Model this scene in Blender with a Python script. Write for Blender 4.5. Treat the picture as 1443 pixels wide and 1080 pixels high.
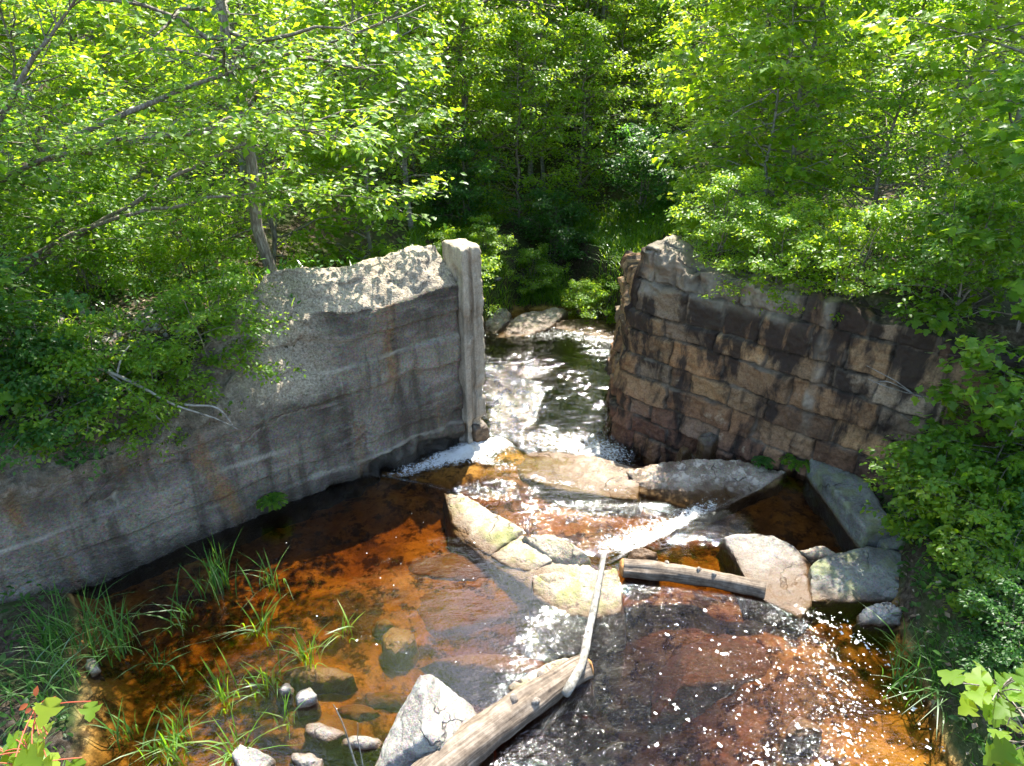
import bpy, bmesh, math, random
import numpy as np
from mathutils import Vector
for o in list(bpy.data.objects): bpy.data.objects.remove(o)
SC = bpy.context.scene; COL = SC.collection

# ------------------------------------------------------------------ camera, sky, sun, exposure
H = 7.3; F = 1007.0; PITCH = math.radians(28)
cd = bpy.data.cameras.new('camera'); cam = bpy.data.objects.new('camera', cd); COL.objects.link(cam)
cd.sensor_width = 36; cd.lens = 36 * F / 1443; cd.clip_end = 500; cd.clip_start = 0.05
cam.location = (0, 0, H); cam.rotation_euler = (math.pi / 2 - PITCH, 0, 0)
SC.camera = cam
SUN_EL = math.radians(60); SUN_AZ = math.radians(17)
S = Vector((math.sin(SUN_AZ) * math.cos(SUN_EL), math.cos(SUN_AZ) * math.cos(SUN_EL), math.sin(SUN_EL)))
w = bpy.data.worlds.new("World"); SC.world = w; w.use_nodes = True
nt = w.node_tree; bg = nt.nodes['Background']
sky = nt.nodes.new('ShaderNodeTexSky'); sky.sky_type = 'NISHITA'; sky.sun_disc = False
sky.sun_elevation = SUN_EL; sky.sun_rotation = SUN_AZ
nt.links.new(sky.outputs[0], bg.inputs[0]); bg.inputs[1].default_value = 0.15
sl = bpy.data.lights.new('sun', 'SUN'); sl.energy = 5.0; sl.angle = math.radians(0.5); sl.color = (1, 0.95, 0.86)
so = bpy.data.objects.new('sun', sl); COL.objects.link(so); so.location = (10, 20, 40)
so.rotation_euler = (-S).to_track_quat('-Z', 'Y').to_euler()
SC.view_settings.view_transform = 'Standard'; SC.view_settings.look = 'None'
SC.view_settings.exposure = 2.25; SC.view_settings.gamma = 1
cy = SC.cycles
cy.max_bounces = 7; cy.diffuse_bounces = 4; cy.glossy_bounces = 2; cy.transmission_bounces = 4
cy.transparent_max_bounces = 8; cy.volume_bounces = 0; cy.use_denoising = True
cy.caustics_reflective = False; cy.caustics_refractive = False; cy.sample_clamp_indirect = 4

# ------------------------------------------------------------------ helpers: picture ray -> place
def ray(x, y):
    a = (x - 721.5) / F; b = -(y - 540) / F
    return a, math.cos(PITCH) + b * math.sin(PITCH), -math.sin(PITCH) + b * math.cos(PITCH)
def at(x, y, z=0.0):
    d = ray(x, y); t = (z - H) / d[2]; return np.array((d[0] * t, d[1] * t, z))
def atY(x, y, Y):
    d = ray(x, y); t = Y / d[1]; return np.array((d[0] * t, Y, H + d[2] * t))

def _h(ix, iy, iz, s):
    h = (ix * 374761393 + iy * 668265263 + iz * 2147483647 + s * 1274126177) & 0xFFFFFFFF
    h = ((h ^ (h >> 13)) * 1274126177) & 0xFFFFFFFF
    h = h ^ (h >> 16)
    return (h & 0xFFFFFF) / float(0x1000000)
def vn(p, s=0):
    p = np.asarray(p, float); i = np.floor(p).astype(np.int64); f = p - i; f = f * f * (3 - 2 * f)
    x, y, z = i[..., 0], i[..., 1], i[..., 2]; r = 0
    for dx in (0, 1):
        for dy in (0, 1):
            for dz in (0, 1):
                wt = (f[..., 0] if dx else 1 - f[..., 0]) * (f[..., 1] if dy else 1 - f[..., 1]) * (f[..., 2] if dz else 1 - f[..., 2])
                r = r + wt * _h(x + dx, y + dy, z + dz, s)
    return r * 2 - 1
def fbm(p, o=4, s=0, g=0.5):
    p = np.asarray(p, float); r = 0; a = 1
    for k in range(o):
        r = r + a * vn(p * 2 ** k + 17.3 * k, s + k); a *= g
    return r
def sm(x, a=0.0, b=1.0):
    t = np.clip((np.asarray(x, float) - a) / (b - a), 0, 1); return t * t * (3 - 2 * t)

def mesh(name, V, polys, smooth=True, attrs=None, uv=None):
    V = np.asarray(V, np.float32).reshape(-1, 3); me = bpy.data.meshes.new(name)
    polys = [np.asarray(q, np.int32) for q in polys if len(q)]
    loops = np.concatenate([q.ravel() for q in polys]); cnt = np.concatenate([np.full(len(q), q.shape[1], np.int32) for q in polys])
    me.vertices.add(len(V)); me.vertices.foreach_set('co', V.ravel())
    me.loops.add(len(loops)); me.loops.foreach_set('vertex_index', loops)
    me.polygons.add(len(cnt)); st = np.zeros(len(cnt), np.int32); st[1:] = np.cumsum(cnt)[:-1]
    me.polygons.foreach_set('loop_start', st)
    try: me.polygons.foreach_set('loop_total', cnt)
    except Exception: pass
    if smooth: me.polygons.foreach_set('use_smooth', np.ones(len(cnt), bool))
    me.update(calc_edges=True); me.validate()
    for k, a in (attrs or {}).items():
        at_ = me.attributes.new(k, 'FLOAT', 'POINT'); at_.data.foreach_set('value', np.asarray(a, np.float32).ravel())
    if uv is not None:
        l = me.uv_layers.new(name='UVMap'); l.data.foreach_set('uv', np.asarray(uv, np.float32)[loops].ravel())
    return me
def obj(name, me, mat=None, parent=None, loc=None):
    o = bpy.data.objects.new(name, me); COL.objects.link(o)
    if mat is not None and me is not None:
        me.materials.clear(); me.materials.append(mat)
    if parent: o.parent = parent
    if loc is not None: o.location = loc
    return o
def tag(o, label=None, cat=None, group=None, kind=None):
    for k, v in (('label', label), ('category', cat), ('group', group), ('kind', kind)):
        if v: o[k] = v
    return o
def empty(name, loc, label, cat, group=None, rz=0, sc=1):
    o = obj(name, None, loc=loc); o.rotation_euler = (0, 0, rz); o.scale = (sc,) * 3
    o.empty_display_size = 0.2
    return tag(o, label, cat, group)
def dup(root, loc, rz, sc, label, group=None):
    r = root.copy(); COL.objects.link(r); r.location = loc; r.rotation_euler = (0, 0, rz); r.scale = (sc,) * 3 if np.isscalar(sc) else sc
    r['label'] = label
    if group: r['group'] = group
    elif 'group' in r: del r['group']
    for ch in list(root.children):
        c = ch.copy(); COL.objects.link(c); c.parent = r
    return r

def grid_faces(nu, nv, off=0):
    i = np.arange(nu - 1)[:, None] * nv + np.arange(nv - 1)[None, :] + off
    return np.stack([i, i + nv, i + nv + 1, i + 1], -1).reshape(-1, 4)
class MB:
    def __init__(s): s.V = []; s.q = []; s.t = []; s.n = 0
    def add(s, V, q=None, t=None):
        V = np.asarray(V, float).reshape(-1, 3)
        if q is not None and len(q): s.q.append(np.asarray(q) + s.n)
        if t is not None and len(t): s.t.append(np.asarray(t) + s.n)
        s.V.append(V); s.n += len(V)
    def tube(s, P, R, k=6, cap=True, rough=0.0, seed=0):
        P = np.asarray(P, float); n = len(P); R = np.broadcast_to(np.asarray(R, float), (n,))
        T = np.gradient(P, axis=0); T /= np.linalg.norm(T, axis=1)[:, None] + 1e-9
        ref = np.array((0.31, 0.17, 0.93)) if abs(T[:, 2]).mean() < 0.8 else np.array((0.93, 0.2, 0.1))
        A = np.cross(T, ref); A /= np.linalg.norm(A, axis=1)[:, None] + 1e-9; B = np.cross(T, A)
        an = np.arange(k) / k * 2 * math.pi
        V = P[:, None] + R[:, None, None] * (np.cos(an)[None, :, None] * A[:, None] + np.sin(an)[None, :, None] * B[:, None])
        if rough:
            d = V - P[:, None]; al = np.r_[0, np.cumsum(np.linalg.norm(np.diff(P, axis=0), axis=1))]
            q3 = np.stack(np.broadcast_arrays(np.cos(an)[None] * 2.2, np.sin(an)[None] * 2.2, al[:, None] * 1.1), -1); V = P[:, None] + d * (1 + rough * fbm(q3 + seed, 5, seed)[..., None])
        j = np.arange(k); a = np.arange(n - 1)[:, None] * k + j; b = np.arange(n - 1)[:, None] * k + (j + 1) % k
        q = np.stack([a, b, b + k, a + k], -1).reshape(-1, 4)
        V = V.reshape(-1, 3); t = []
        if cap:
            V = np.vstack([V, P[:1], P[-1:]]); m = n * k
            t = [(m, (x + 1) % k, x) for x in range(k)] + [(m + 1, (n - 1) * k + x, (n - 1) * k + (x + 1) % k) for x in range(k)]
        s.add(V, q, t)
    def mesh(s, name, smooth=True):
        V = np.vstack(s.V); ps = []
        if s.q: ps.append(np.vstack(s.q))
        if s.t: ps.append(np.vstack(s.t))
        return mesh(name, V, ps, smooth)
def curve(pts, n=12, wob=0.0, seed=0):
    pts = np.asarray(pts, float); d = np.r_[0, np.cumsum(np.linalg.norm(np.diff(pts, axis=0), axis=1))]
    m = max(n, len(pts)); u = np.linspace(0, d[-1], m)
    tt = np.clip(np.searchsorted(d, u, side='right') - 1, 0, len(pts) - 2); f = ((u - d[tt]) / (d[tt + 1] - d[tt]))[:, None]
    def g(i): return pts[np.clip(i, 0, len(pts) - 1)]
    p0, p1, p2, p3 = g(tt - 1), g(tt), g(tt + 1), g(tt + 2)
    C = 0.5 * (2 * p1 + (p2 - p0) * f + (2 * p0 - 5 * p1 + 4 * p2 - p3) * f ** 2 + (3 * p1 - 3 * p2 + p3 - p0) * f ** 3)
    if wob:
        q = np.stack([u * 2.1, u * 0, u * 0 + seed], -1)
        C = C + wob * np.stack([fbm(q, 3, seed), fbm(q, 3, seed + 50), fbm(q, 3, seed + 90)], -1) * np.minimum(1, u / (d[-1] * .2))[:, None]
    return C

# ------------------------------------------------------------------ materials
def newmat(name):
    m = bpy.data.materials.new(name); m.use_nodes = True; n = m.node_tree
    for x in list(n.nodes): n.nodes.remove(x)
    return m, n
class NB:
    def __init__(s, name): s.m, s.t = newmat(name); s.out = s.n('ShaderNodeOutputMaterial')
    def n(s, ty, **kw):
        x = s.t.nodes.new(ty)
        for k, v in kw.items():
            if k.startswith('i_'):
                key = k[2:]; key = int(key) if key.isdigit() else key.replace('_', ' '); s.set(x.inputs[key], v)
            else: setattr(x, k, v)
        return x
    def set(s, inp, v):
        if isinstance(v, bpy.types.NodeSocket): s.t.links.new(v, inp)
        elif isinstance(v, bpy.types.Node): s.t.links.new(v.outputs[0], inp)
        else: inp.default_value = v
    def noise(s, vec, scale, detail=4, rough=0.55, dist=0.0): return s.n('ShaderNodeTexNoise', i_Vector=vec, i_Scale=scale, i_Detail=detail, i_Roughness=rough, i_Distortion=dist).outputs[0]
    def ramp(s, fac, stops):
        r = s.n('ShaderNodeValToRGB', i_0=fac); e = r.color_ramp.elements
        while len(e) < len(stops): e.new(0.5)
        for k, (p, c) in enumerate(stops):
            e[k].position = p; e[k].color = tuple(c) + (1,) if not np.isscalar(c) else (c, c, c, 1)
        return r.outputs[0]
    def mix(s, f, a, b, ty='MIX'):
        x = s.n('ShaderNodeMix', data_type='RGBA', blend_type=ty); s.set(x.inputs[0], f)
        for i, v in ((6, a), (7, b)):
            s.set(x.inputs[i], v if not isinstance(v, tuple) or len(v) == 4 else v + (1,))
        return x.outputs[2]
    def math(s, op, a, b=0.0, c=0.0, clamp=False):
        x = s.n('ShaderNodeMath', operation=op, use_clamp=clamp); s.set(x.inputs[0], a); s.set(x.inputs[1], b); s.set(x.inputs[2], c); return x.outputs[0]
    def mapr(s, v, a, b, c=0.0, d=1.0): return s.n('ShaderNodeMapRange', i_0=v, i_1=a, i_2=b, i_3=c, i_4=d).outputs[0]
    def vscale(s, vec, sc): return s.n('ShaderNodeMapping', i_Vector=vec, i_Scale=sc).outputs[0]
    def pos(s): return s.n('ShaderNodeNewGeometry').outputs['Position']
    def objc(s): return s.n('ShaderNodeTexCoord').outputs['Object']
    def uv(s): return s.n('ShaderNodeTexCoord').outputs['UV']
    def attr(s, nm): return s.n('ShaderNodeAttribute', attribute_name=nm).outputs['Fac']
    def bump(s, h, st=0.5, dist=0.02, nrm=None):
        b = s.n('ShaderNodeBump', i_Height=h, i_Strength=st, i_Distance=dist)
        if nrm is not None: s.set(b.inputs['Normal'], nrm)
        return b.outputs[0]
    def pbr(s, col, rough=0.85, nrm=None, spec=0.3):
        p = s.n('ShaderNodeBsdfPrincipled'); s.set(p.inputs['Base Color'], col if not isinstance(col, tuple) else col + (1,)); s.set(p.inputs['Roughness'], rough)
        p.inputs['Specular IOR Level'].default_value = spec
        if nrm is not None: s.set(p.inputs['Normal'], nrm)
        s.set(s.out.inputs[0], p); return s.m

def leaf_mat(name, cols, trans, tw=0.5, gloss=0.022):
    b = NB(name); g = b.n('ShaderNodeNewGeometry'); r = g.outputs['Random Per Island']; oi = b.n('ShaderNodeObjectInfo').outputs['Random']
    f = b.math('ADD', b.math('MULTIPLY', r, 0.75), b.math('MULTIPLY', oi, 0.25))
    c = b.ramp(f, [(0.0, cols[0]), (0.5, cols[1]), (1.0, cols[2])]); t = b.ramp(f, [(0.0, trans[0]), (0.5, trans[1]), (1.0, trans[2])])
    d = b.n('ShaderNodeBsdfDiffuse', i_Color=c); tr = b.n('ShaderNodeBsdfTranslucent', i_Color=t)
    mx = b.n('ShaderNodeMixShader', i_0=tw, i_1=d, i_2=tr)
    gl = b.n('ShaderNodeBsdfGlossy', i_Roughness=0.38); gl.inputs[0].default_value = (1, 1, 1, 1)
    fr = b.n('ShaderNodeFresnel', i_IOR=1.4)
    ff = b.math('MULTIPLY', fr.outputs[0], gloss * 14, clamp=True)
    b.set(b.out.inputs[0], b.n('ShaderNodeMixShader', i_0=b.math('MINIMUM', ff, 0.5), i_1=mx, i_2=gl)); return b.m
M = {}
M['leaf'] = leaf_mat('leaf', [(.035, .085, .010), (.06, .14, .015), (.10, .18, .02)], [(.27, .50, .012), (.44, .70, .015), (.68, .84, .02)], .57)
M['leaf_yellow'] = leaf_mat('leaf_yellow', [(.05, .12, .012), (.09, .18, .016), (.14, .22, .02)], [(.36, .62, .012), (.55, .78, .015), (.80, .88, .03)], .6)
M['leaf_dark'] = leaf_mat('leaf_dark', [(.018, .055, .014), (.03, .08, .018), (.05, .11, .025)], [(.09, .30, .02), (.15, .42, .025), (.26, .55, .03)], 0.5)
M['leaf_red'] = leaf_mat('leaf_red', [(.20, .05, .02), (.28, .08, .03), (.3, .12, .03)], [(.45, .10, .03), (.5, .16, .04), (.5, .25, .04)])
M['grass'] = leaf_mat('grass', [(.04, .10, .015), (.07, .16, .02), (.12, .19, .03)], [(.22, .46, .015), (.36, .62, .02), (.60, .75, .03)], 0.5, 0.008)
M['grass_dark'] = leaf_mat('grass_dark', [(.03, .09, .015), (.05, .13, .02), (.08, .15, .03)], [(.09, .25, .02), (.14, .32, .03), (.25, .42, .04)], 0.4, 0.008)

b = NB('bark'); p = b.vscale(b.objc(), (9, 9, 2.2)); n1 = b.noise(p, 3, 6, 0.65)
M['bark'] = b.pbr(b.ramp(n1, [(0.3, (.055, .042, .032)), (0.52, (.15, .125, .10)), (0.72, (.30, .28, .245))]), 0.9, b.bump(n1, 0.8, 0.02))
b = NB('bark_pale'); p = b.vscale(b.objc(), (5, 5, 8)); n1 = b.noise(p, 2, 6, 0.65)
M['bark_pale'] = b.pbr(b.ramp(n1, [(0.32, (0.062, 0.056, 0.043)), (0.5, (0.186, 0.174, 0.149)), (0.7, (0.285, 0.273, 0.248))]), 0.85, b.bump(n1, 0.5, 0.01))
b = NB('driftwood'); p = b.objc(); n1 = b.noise(b.vscale(p, (2.2, 2.2, 2.2)), 3, 6, 0.7); n2 = b.noise(b.attr('grain'), 1.0, 2); n3 = b.noise(b.n('ShaderNodeCombineXYZ', i_0=b.attr('grain'), i_1=b.math('MULTIPLY', b.attr('along'), 1.3)), 1.0, 5, 0.6)
c = b.ramp(b.mix(0.5, n1, n3), [(0.36, (.03, .021, .014)), (0.48, (.10, .075, .053)), (0.62, (.21, .17, .13))])
zz = b.n('ShaderNodeSeparateXYZ', i_0=b.pos()).outputs[2]
c = b.mix(b.mapr(zz, -0.02, 0.07, 0.9, 0.0), c, (.035, .022, .014))
M['driftwood'] = b.pbr(c, 0.8, b.bump(n3, 0.7, 0.012))
b = NB('cut_wood'); n1 = b.noise(b.objc(), 14, 4)
M['cut_wood'] = b.pbr(b.ramp(n1, [(0.3, (.20, .085, .025)), (0.7, (.46, .23, .08))]), 0.85)

def rock_mat(name, stops, lich=(.27, .275, .24), lichk=0.5, wetz=0.06, moss=0.0, waterz=0.0):
    b = NB(name); p = b.pos(); n1 = b.noise(p, 2.3, 6, 0.62); n2 = b.noise(p, 34, 4, 0.7); n3 = b.noise(p, 5.5, 5, 0.6)
    vo = b.n('ShaderNodeTexVoronoi', i_Vector=p, i_Scale=70).outputs['Color']
    c = b.ramp(n1, stops)
    c = b.mix(0.55, c, b.ramp(n2, [(0.36, .28), (0.50, .85), (0.6, 1.0)]), 'MULTIPLY'); c = b.mix(0.18, c, vo, 'OVERLAY')
    c = b.mix(b.mapr(n3, 0.54, 0.62, 0.0, lichk), c, lich)
    sp = b.n('ShaderNodeTexVoronoi', i_Vector=p, i_Scale=9.0, i_Randomness=1.0).outputs['Distance']
    c = b.mix(b.math('MULTIPLY', b.mapr(b.math('ADD', sp, b.math('MULTIPLY', n2, .25)), 0.28, 0.36, 1.0, 0.0), b.mapr(n1, .42, .6, 0, lichk)), c, lich)
    wp = b.n('ShaderNodeVectorMath', operation='ADD'); b.set(wp.inputs[0], p); b.set(wp.inputs[1], b.n('ShaderNodeTexNoise', i_Vector=p, i_Scale=2.0, i_Detail=3.0).outputs['Color'])
    ckv = b.n('ShaderNodeTexVoronoi', feature='DISTANCE_TO_EDGE', i_Vector=wp, i_Scale=0.75).outputs['Distance']; ck = b.math('MULTIPLY', b.mapr(ckv, 0.002, 0.012, 1.0, 0.0), b.mapr(b.noise(p, 1.4, 2), 0.52, 0.60, 0.0, 1.0))
    c = b.mix(b.math('MULTIPLY', ck, 0.75), c, (.02, .017, .014))
    nk = b.noise(p, 3.1, 5, 0.65, 0.4)
    c = b.mix(b.mapr(nk, 0.60, 0.68, 0.0, 0.75), c, (.05, .045, .04))
    if moss: c = b.mix(b.mapr(b.noise(p, 3.7, 4), 0.50, 0.60, 0.0, moss), c, (.15, .17, .035))
    z = b.n('ShaderNodeSeparateXYZ', i_0=p).outputs[2]; zw = b.math('ADD', z, b.math('MULTIPLY', n3, -0.08))
    wet = b.mapr(zw, waterz - 0.03, waterz + wetz, 1.0, 0.0)
    c = b.mix(b.math('MULTIPLY', wet, 0.92), c, (.07, .038, .016))
    rr = b.mapr(wet, 0, 1, 0.88, 0.35)
    h = b.math('SUBTRACT', b.math('ADD', b.math('MULTIPLY', n2, 0.5), b.math('MULTIPLY', n3, 1.0)), b.math('MULTIPLY', ck, .5))
    M[name] = b.pbr(c, rr, b.bump(h, 0.8, 0.045)); return M[name]
rock_mat('granite', [(0.30, (0.105, 0.096, 0.084)), (0.5, (0.205, 0.189, 0.167)), (0.70, (0.298, 0.279, 0.248))])
rock_mat('granite_pale', [(0.30, (0.177, 0.141, 0.095)), (0.5, (0.295, 0.244, 0.173)), (0.70, (0.389, 0.331, 0.241))], (0.325, 0.288, 0.213), 0.6, 0.05, 0.55)
rock_mat('ledge_rock', [(0.30, (0.089, 0.057, 0.035)), (0.48, (0.223, 0.167, 0.118)), (0.68, (0.386, 0.322, 0.247))], (0.461, 0.389, 0.306), 0.8, 0.08, 0, -0.2)
rock_mat('far_rock', [(0.30, (0.099, 0.074, 0.056)), (0.5, (0.205, 0.167, 0.133)), (0.70, (0.298, 0.260, 0.217))], (0.310, 0.285, 0.248), 0.5, 0.10, 0.2, -0.95)
rock_mat('slab_grey', [(0.30, (0.077, 0.075, 0.064)), (0.5, (0.142, 0.138, 0.119)), (0.70, (0.212, 0.208, 0.175))], (0.200, 0.213, 0.169), 0.6, 0.05, 0.35)
rock_mat('rock_dark', [(0.30, (.04, .03, .025)), (0.5, (.10, .08, .06)), (0.70, (.19, .165, .14))], (.17, .165, .15), 0.5, 0.1)
rock_mat('sunk_orange', [(0.30, (0.180, 0.084, 0.030)), (0.5, (0.252, 0.132, 0.048)), (0.70, (0.336, 0.198, 0.084))], (0.360, 0.252, 0.120), 0.3, -1.0)
rock_mat('sunk_red', [(0.30, (0.096, 0.042, 0.030)), (0.5, (0.156, 0.072, 0.048)), (0.70, (0.204, 0.108, 0.066))], (0.240, 0.150, 0.096), 0.2, -1.0)

# concrete of the left wall: uv = metres along / up
b = NB('concrete'); u = b.uv(); p = b.pos()
n1 = b.noise(u, 0.9, 6, 0.6); n2 = b.noise(p, 26, 5, 0.75); n3 = b.noise(b.vscale(u, (2.6, 0.35, 1)), 1.4, 5, 0.6); n4 = b.noise(b.vscale(u, (0.5, 2.2, 1)), 2.2, 5, 0.6)
c = b.ramp(n1, [(0.34, (0.065, 0.053, 0.038)), (0.48, (0.145, 0.121, 0.090)), (0.62, (0.238, 0.201, 0.151))])
c = b.mix(b.mapr(n3, 0.50, 0.62, 0, 0.75), c, (0.058, 0.043, 0.030)); c = b.mix(b.mapr(n4, 0.56, 0.68, 0, 0.5), c, (0.276, 0.246, 0.197))
nb = b.noise(b.vscale(u, (1.7, 0.45, 1)), 0.75, 4, 0.6)
c = b.mix(b.mapr(nb, 0.57, 0.66, 0, 0.8), c, (0.206, 0.114, 0.044))
c = b.mix(0.7, c, b.ramp(n2, [(0.30, .22), (0.46, .68), (0.62, 1.0)]), 'MULTIPLY')
vo = b.n('ShaderNodeTexVoronoi', i_Vector=p, i_Scale=42); c = b.mix(0.25, c, vo.outputs['Color'], 'OVERLAY')
c = b.mix(b.math('MULTIPLY', b.attr('line'), 0.85), c, (0.306, 0.267, 0.203))
c = b.mix(b.mapr(b.attr('top'), 0.1, 0.7, 0, 0.75), c, b.ramp(n2, [(0.32, (0.077, 0.059, 0.040)), (0.48, (0.276, 0.229, 0.168)), (0.66, (0.474, 0.408, 0.313))]))
c = b.mix(b.mapr(b.attr('rub'), 0.2, 0.9, 0, 0.7), c, b.ramp(b.noise(p, 7, 6, 0.7), [(0.34, (0.030, 0.024, 0.018)), (0.5, (0.100, 0.077, 0.049)), (0.68, (0.253, 0.215, 0.163))]))
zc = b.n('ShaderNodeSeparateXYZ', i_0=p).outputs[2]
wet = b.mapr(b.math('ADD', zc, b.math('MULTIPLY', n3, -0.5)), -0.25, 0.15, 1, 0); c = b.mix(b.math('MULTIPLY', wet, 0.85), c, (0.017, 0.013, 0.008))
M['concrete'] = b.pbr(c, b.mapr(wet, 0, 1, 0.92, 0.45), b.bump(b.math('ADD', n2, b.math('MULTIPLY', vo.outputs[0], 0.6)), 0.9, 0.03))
b = NB('post_concrete'); p = b.objc(); n1 = b.noise(b.vscale(p, (3, 3, .5)), 2, 6, 0.65); n2 = b.noise(p, 30, 5, 0.7)
c = b.ramp(n1, [(0.3, (0.150, 0.118, 0.082)), (0.5, (0.286, 0.235, 0.170)), (0.7, (0.412, 0.349, 0.261))]); c = b.mix(0.55, c, b.ramp(n2, [(0.3, .35), (0.55, 1.0)]), 'MULTIPLY')
M['post_concrete'] = b.pbr(c, 0.9, b.bump(n2, 0.7, 0.02))

# masonry of the right wall
b = NB('masonry'); u = b.uv(); p = b.pos(); bk = b.attr('blk'); jt = b.attr('joint'); mo = b.attr('mortar')
n1 = b.noise(p, 3.2, 6, 0.65); n2 = b.noise(p, 30, 5, 0.72); st = b.noise(b.vscale(u, (1.5, 0.42, 1)), 1.5, 6, 0.62, 0.3); big = b.noise(u, 0.8, 3)
c = b.ramp(bk, [(0.0, (0.080, 0.051, 0.033)), (0.2, (0.306, 0.164, 0.073)), (0.4, (0.180, 0.115, 0.064)), (0.55, (0.362, 0.215, 0.100)), (0.72, (0.194, 0.140, 0.089)), (0.9, (0.306, 0.224, 0.142)), (1.0, (0.114, 0.071, 0.044))])
zc = b.n('ShaderNodeSeparateXYZ', i_0=p).outputs[2]
c = b.mix(b.mapr(zc, -0.2, 0.9, 0.6, 0), c, (0.216, 0.096, 0.057))
c = b.mix(0.8, c, b.ramp(n1, [(0.3, .45), (0.52, .95), (0.72, 1.0)]), 'MULTIPLY'); c = b.mix(0.55, c, b.ramp(n2, [(0.36, .22), (0.56, 1.0)]), 'MULTIPLY')
c = b.mix(b.mapr(b.noise(p, 2.6, 6, 0.7), 0.60, 0.68, 0, .5), c, (0.374, 0.300, 0.201))
c = b.mix(b.mapr(b.math('ADD', b.math('ADD', st, b.math('MULTIPLY', big, 0.45)), b.mapr(zc, 0.3, 2.8, -.03, .05)), 0.71, 0.81, 0, .93), c, (0.019, 0.013, 0.010))
c = b.mix(mo, c, b.ramp(n1, [(0.3, (0.114, 0.098, 0.072)), (0.55, (0.235, 0.202, 0.151)), (0.7, (0.326, 0.282, 0.210))]))
c = b.mix(b.math('MULTIPLY', jt, 0.85), c, b.ramp(n1, [(0.4, (0.010, 0.008, 0.005)), (0.6, (0.123, 0.100, 0.073))]))
M['masonry'] = b.pbr(c, 0.9, b.bump(b.math('ADD', n2, n1), 0.8, 0.03))

# ground: soil and litter above water, iron stained bed below
b = NB('ground'); p = b.pos(); z = b.n('ShaderNodeSeparateXYZ', i_0=p).outputs[2]
n1 = b.noise(p, 1.1, 6, 0.65, 0.3); n2 = b.noise(p, 14, 5, 0.7); n3 = b.noise(p, 3.4, 6, 0.7)
soil = b.ramp(n2, [(0.32, (0.018, 0.013, 0.009)), (0.5, (0.050, 0.037, 0.024)), (0.68, (0.115, 0.094, 0.072))])
soil = b.mix(b.mapr(n1, 0.45, 0.58, 0, 0.7), soil, (0.036, 0.061, 0.014))
bed = b.ramp(n1, [(0.32, (0.065, 0.036, 0.014)), (0.46, (0.225, 0.130, 0.040)), (0.58, (0.36, 0.22, 0.070)), (0.70, (0.34, 0.25, 0.095))])
bed = b.mix(b.mapr(n3, 0.49, 0.58, 0.0, 0.9), bed, (0.032, 0.017, 0.007)); bed = b.mix(0.6, bed, b.ramp(n2, [(0.3, .35), (0.6, 1.0)]), 'MULTIPLY')
c = b.mix(b.attr('bed'), soil, bed)
M['ground'] = b.pbr(c, 0.95, b.bump(b.math('ADD', n2, n3), 0.9, 0.04), 0.1)

# water: clear tea coloured water, absorbing with depth; white foam where it churns
b = NB('water'); p = b.pos(); foam = b.attr('foam'); rip = b.attr('rip')
wv = b.vscale(p, (0.8, 2.0, 1.0)); a1 = b.noise(wv, 3.5, 2, 0.5, 0.5); a2 = b.noise(wv, 11, 2, 0.5, 0.6); a3 = b.noise(wv, 26.0, 1, 0.5)
h = b.math('ADD', b.math('MULTIPLY', a1, 0.9), b.math('ADD', b.math('MULTIPLY', a2, 0.55), b.math('MULTIPLY', a3, 0.30)))
nr = b.bump(h, b.mapr(rip, 0, 1, 0.02, 0.8), 0.16)
gl = b.n('ShaderNodeBsdfGlossy', i_Roughness=b.mapr(rip, 0.02, 0.6, 0.03, 0.07), i_Normal=nr); gl.inputs[0].default_value = (1, 1, 1, 1)
tp = b.n('ShaderNodeBsdfTransparent'); tp.inputs[0].default_value = (.96, .93, .88, 1)
fr = b.n('ShaderNodeFresnel', i_IOR=1.34, i_Normal=nr)
fz = b.math('MULTIPLY', fr.outputs[0], b.mapr(rip, 0.05, 0.5, 2.2, 1.0), clamp=True)
ws = b.n('ShaderNodeMixShader', i_0=fz, i_1=tp, i_2=gl)
fn = b.noise(p, 15, 7, 0.74, 1.2); fw = b.mapr(b.math('ADD', foam, b.math('MULTIPLY', b.math('SUBTRACT', fn, 0.5), 3.3)), 0.52, 0.82, 0, 0.95)
fd = b.n('ShaderNodeBsdfDiffuse', i_Normal=b.bump(fn, 0.8, 0.05)); fd.inputs[0].default_value = (.52, .52, .50, 1)
ws = b.n('ShaderNodeMixShader', i_0=b.math('MULTIPLY', fw, b.mapr(foam, 0.02, 0.1, 0, 1)), i_1=ws, i_2=fd)
b.set(b.out.inputs[0], ws)
va = b.n('ShaderNodeVolumeAbsorption', i_Density=5.2); va.inputs[0].default_value = (.74, .60, .24, 1)
b.set(b.out.inputs[1], va); M['water'] = b.m
b = NB('foam'); M['foam'] = b.pbr((.55, .55, .52), 0.6)
b = NB('litter'); n1 = b.n('ShaderNodeNewGeometry').outputs['Random Per Island']
M['litter'] = b.pbr(b.ramp(n1, [(0, (.06, .04, .025)), (0.6, (.2, .14, .09)), (1, (.34, .28, .2))]), 0.9)

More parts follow.
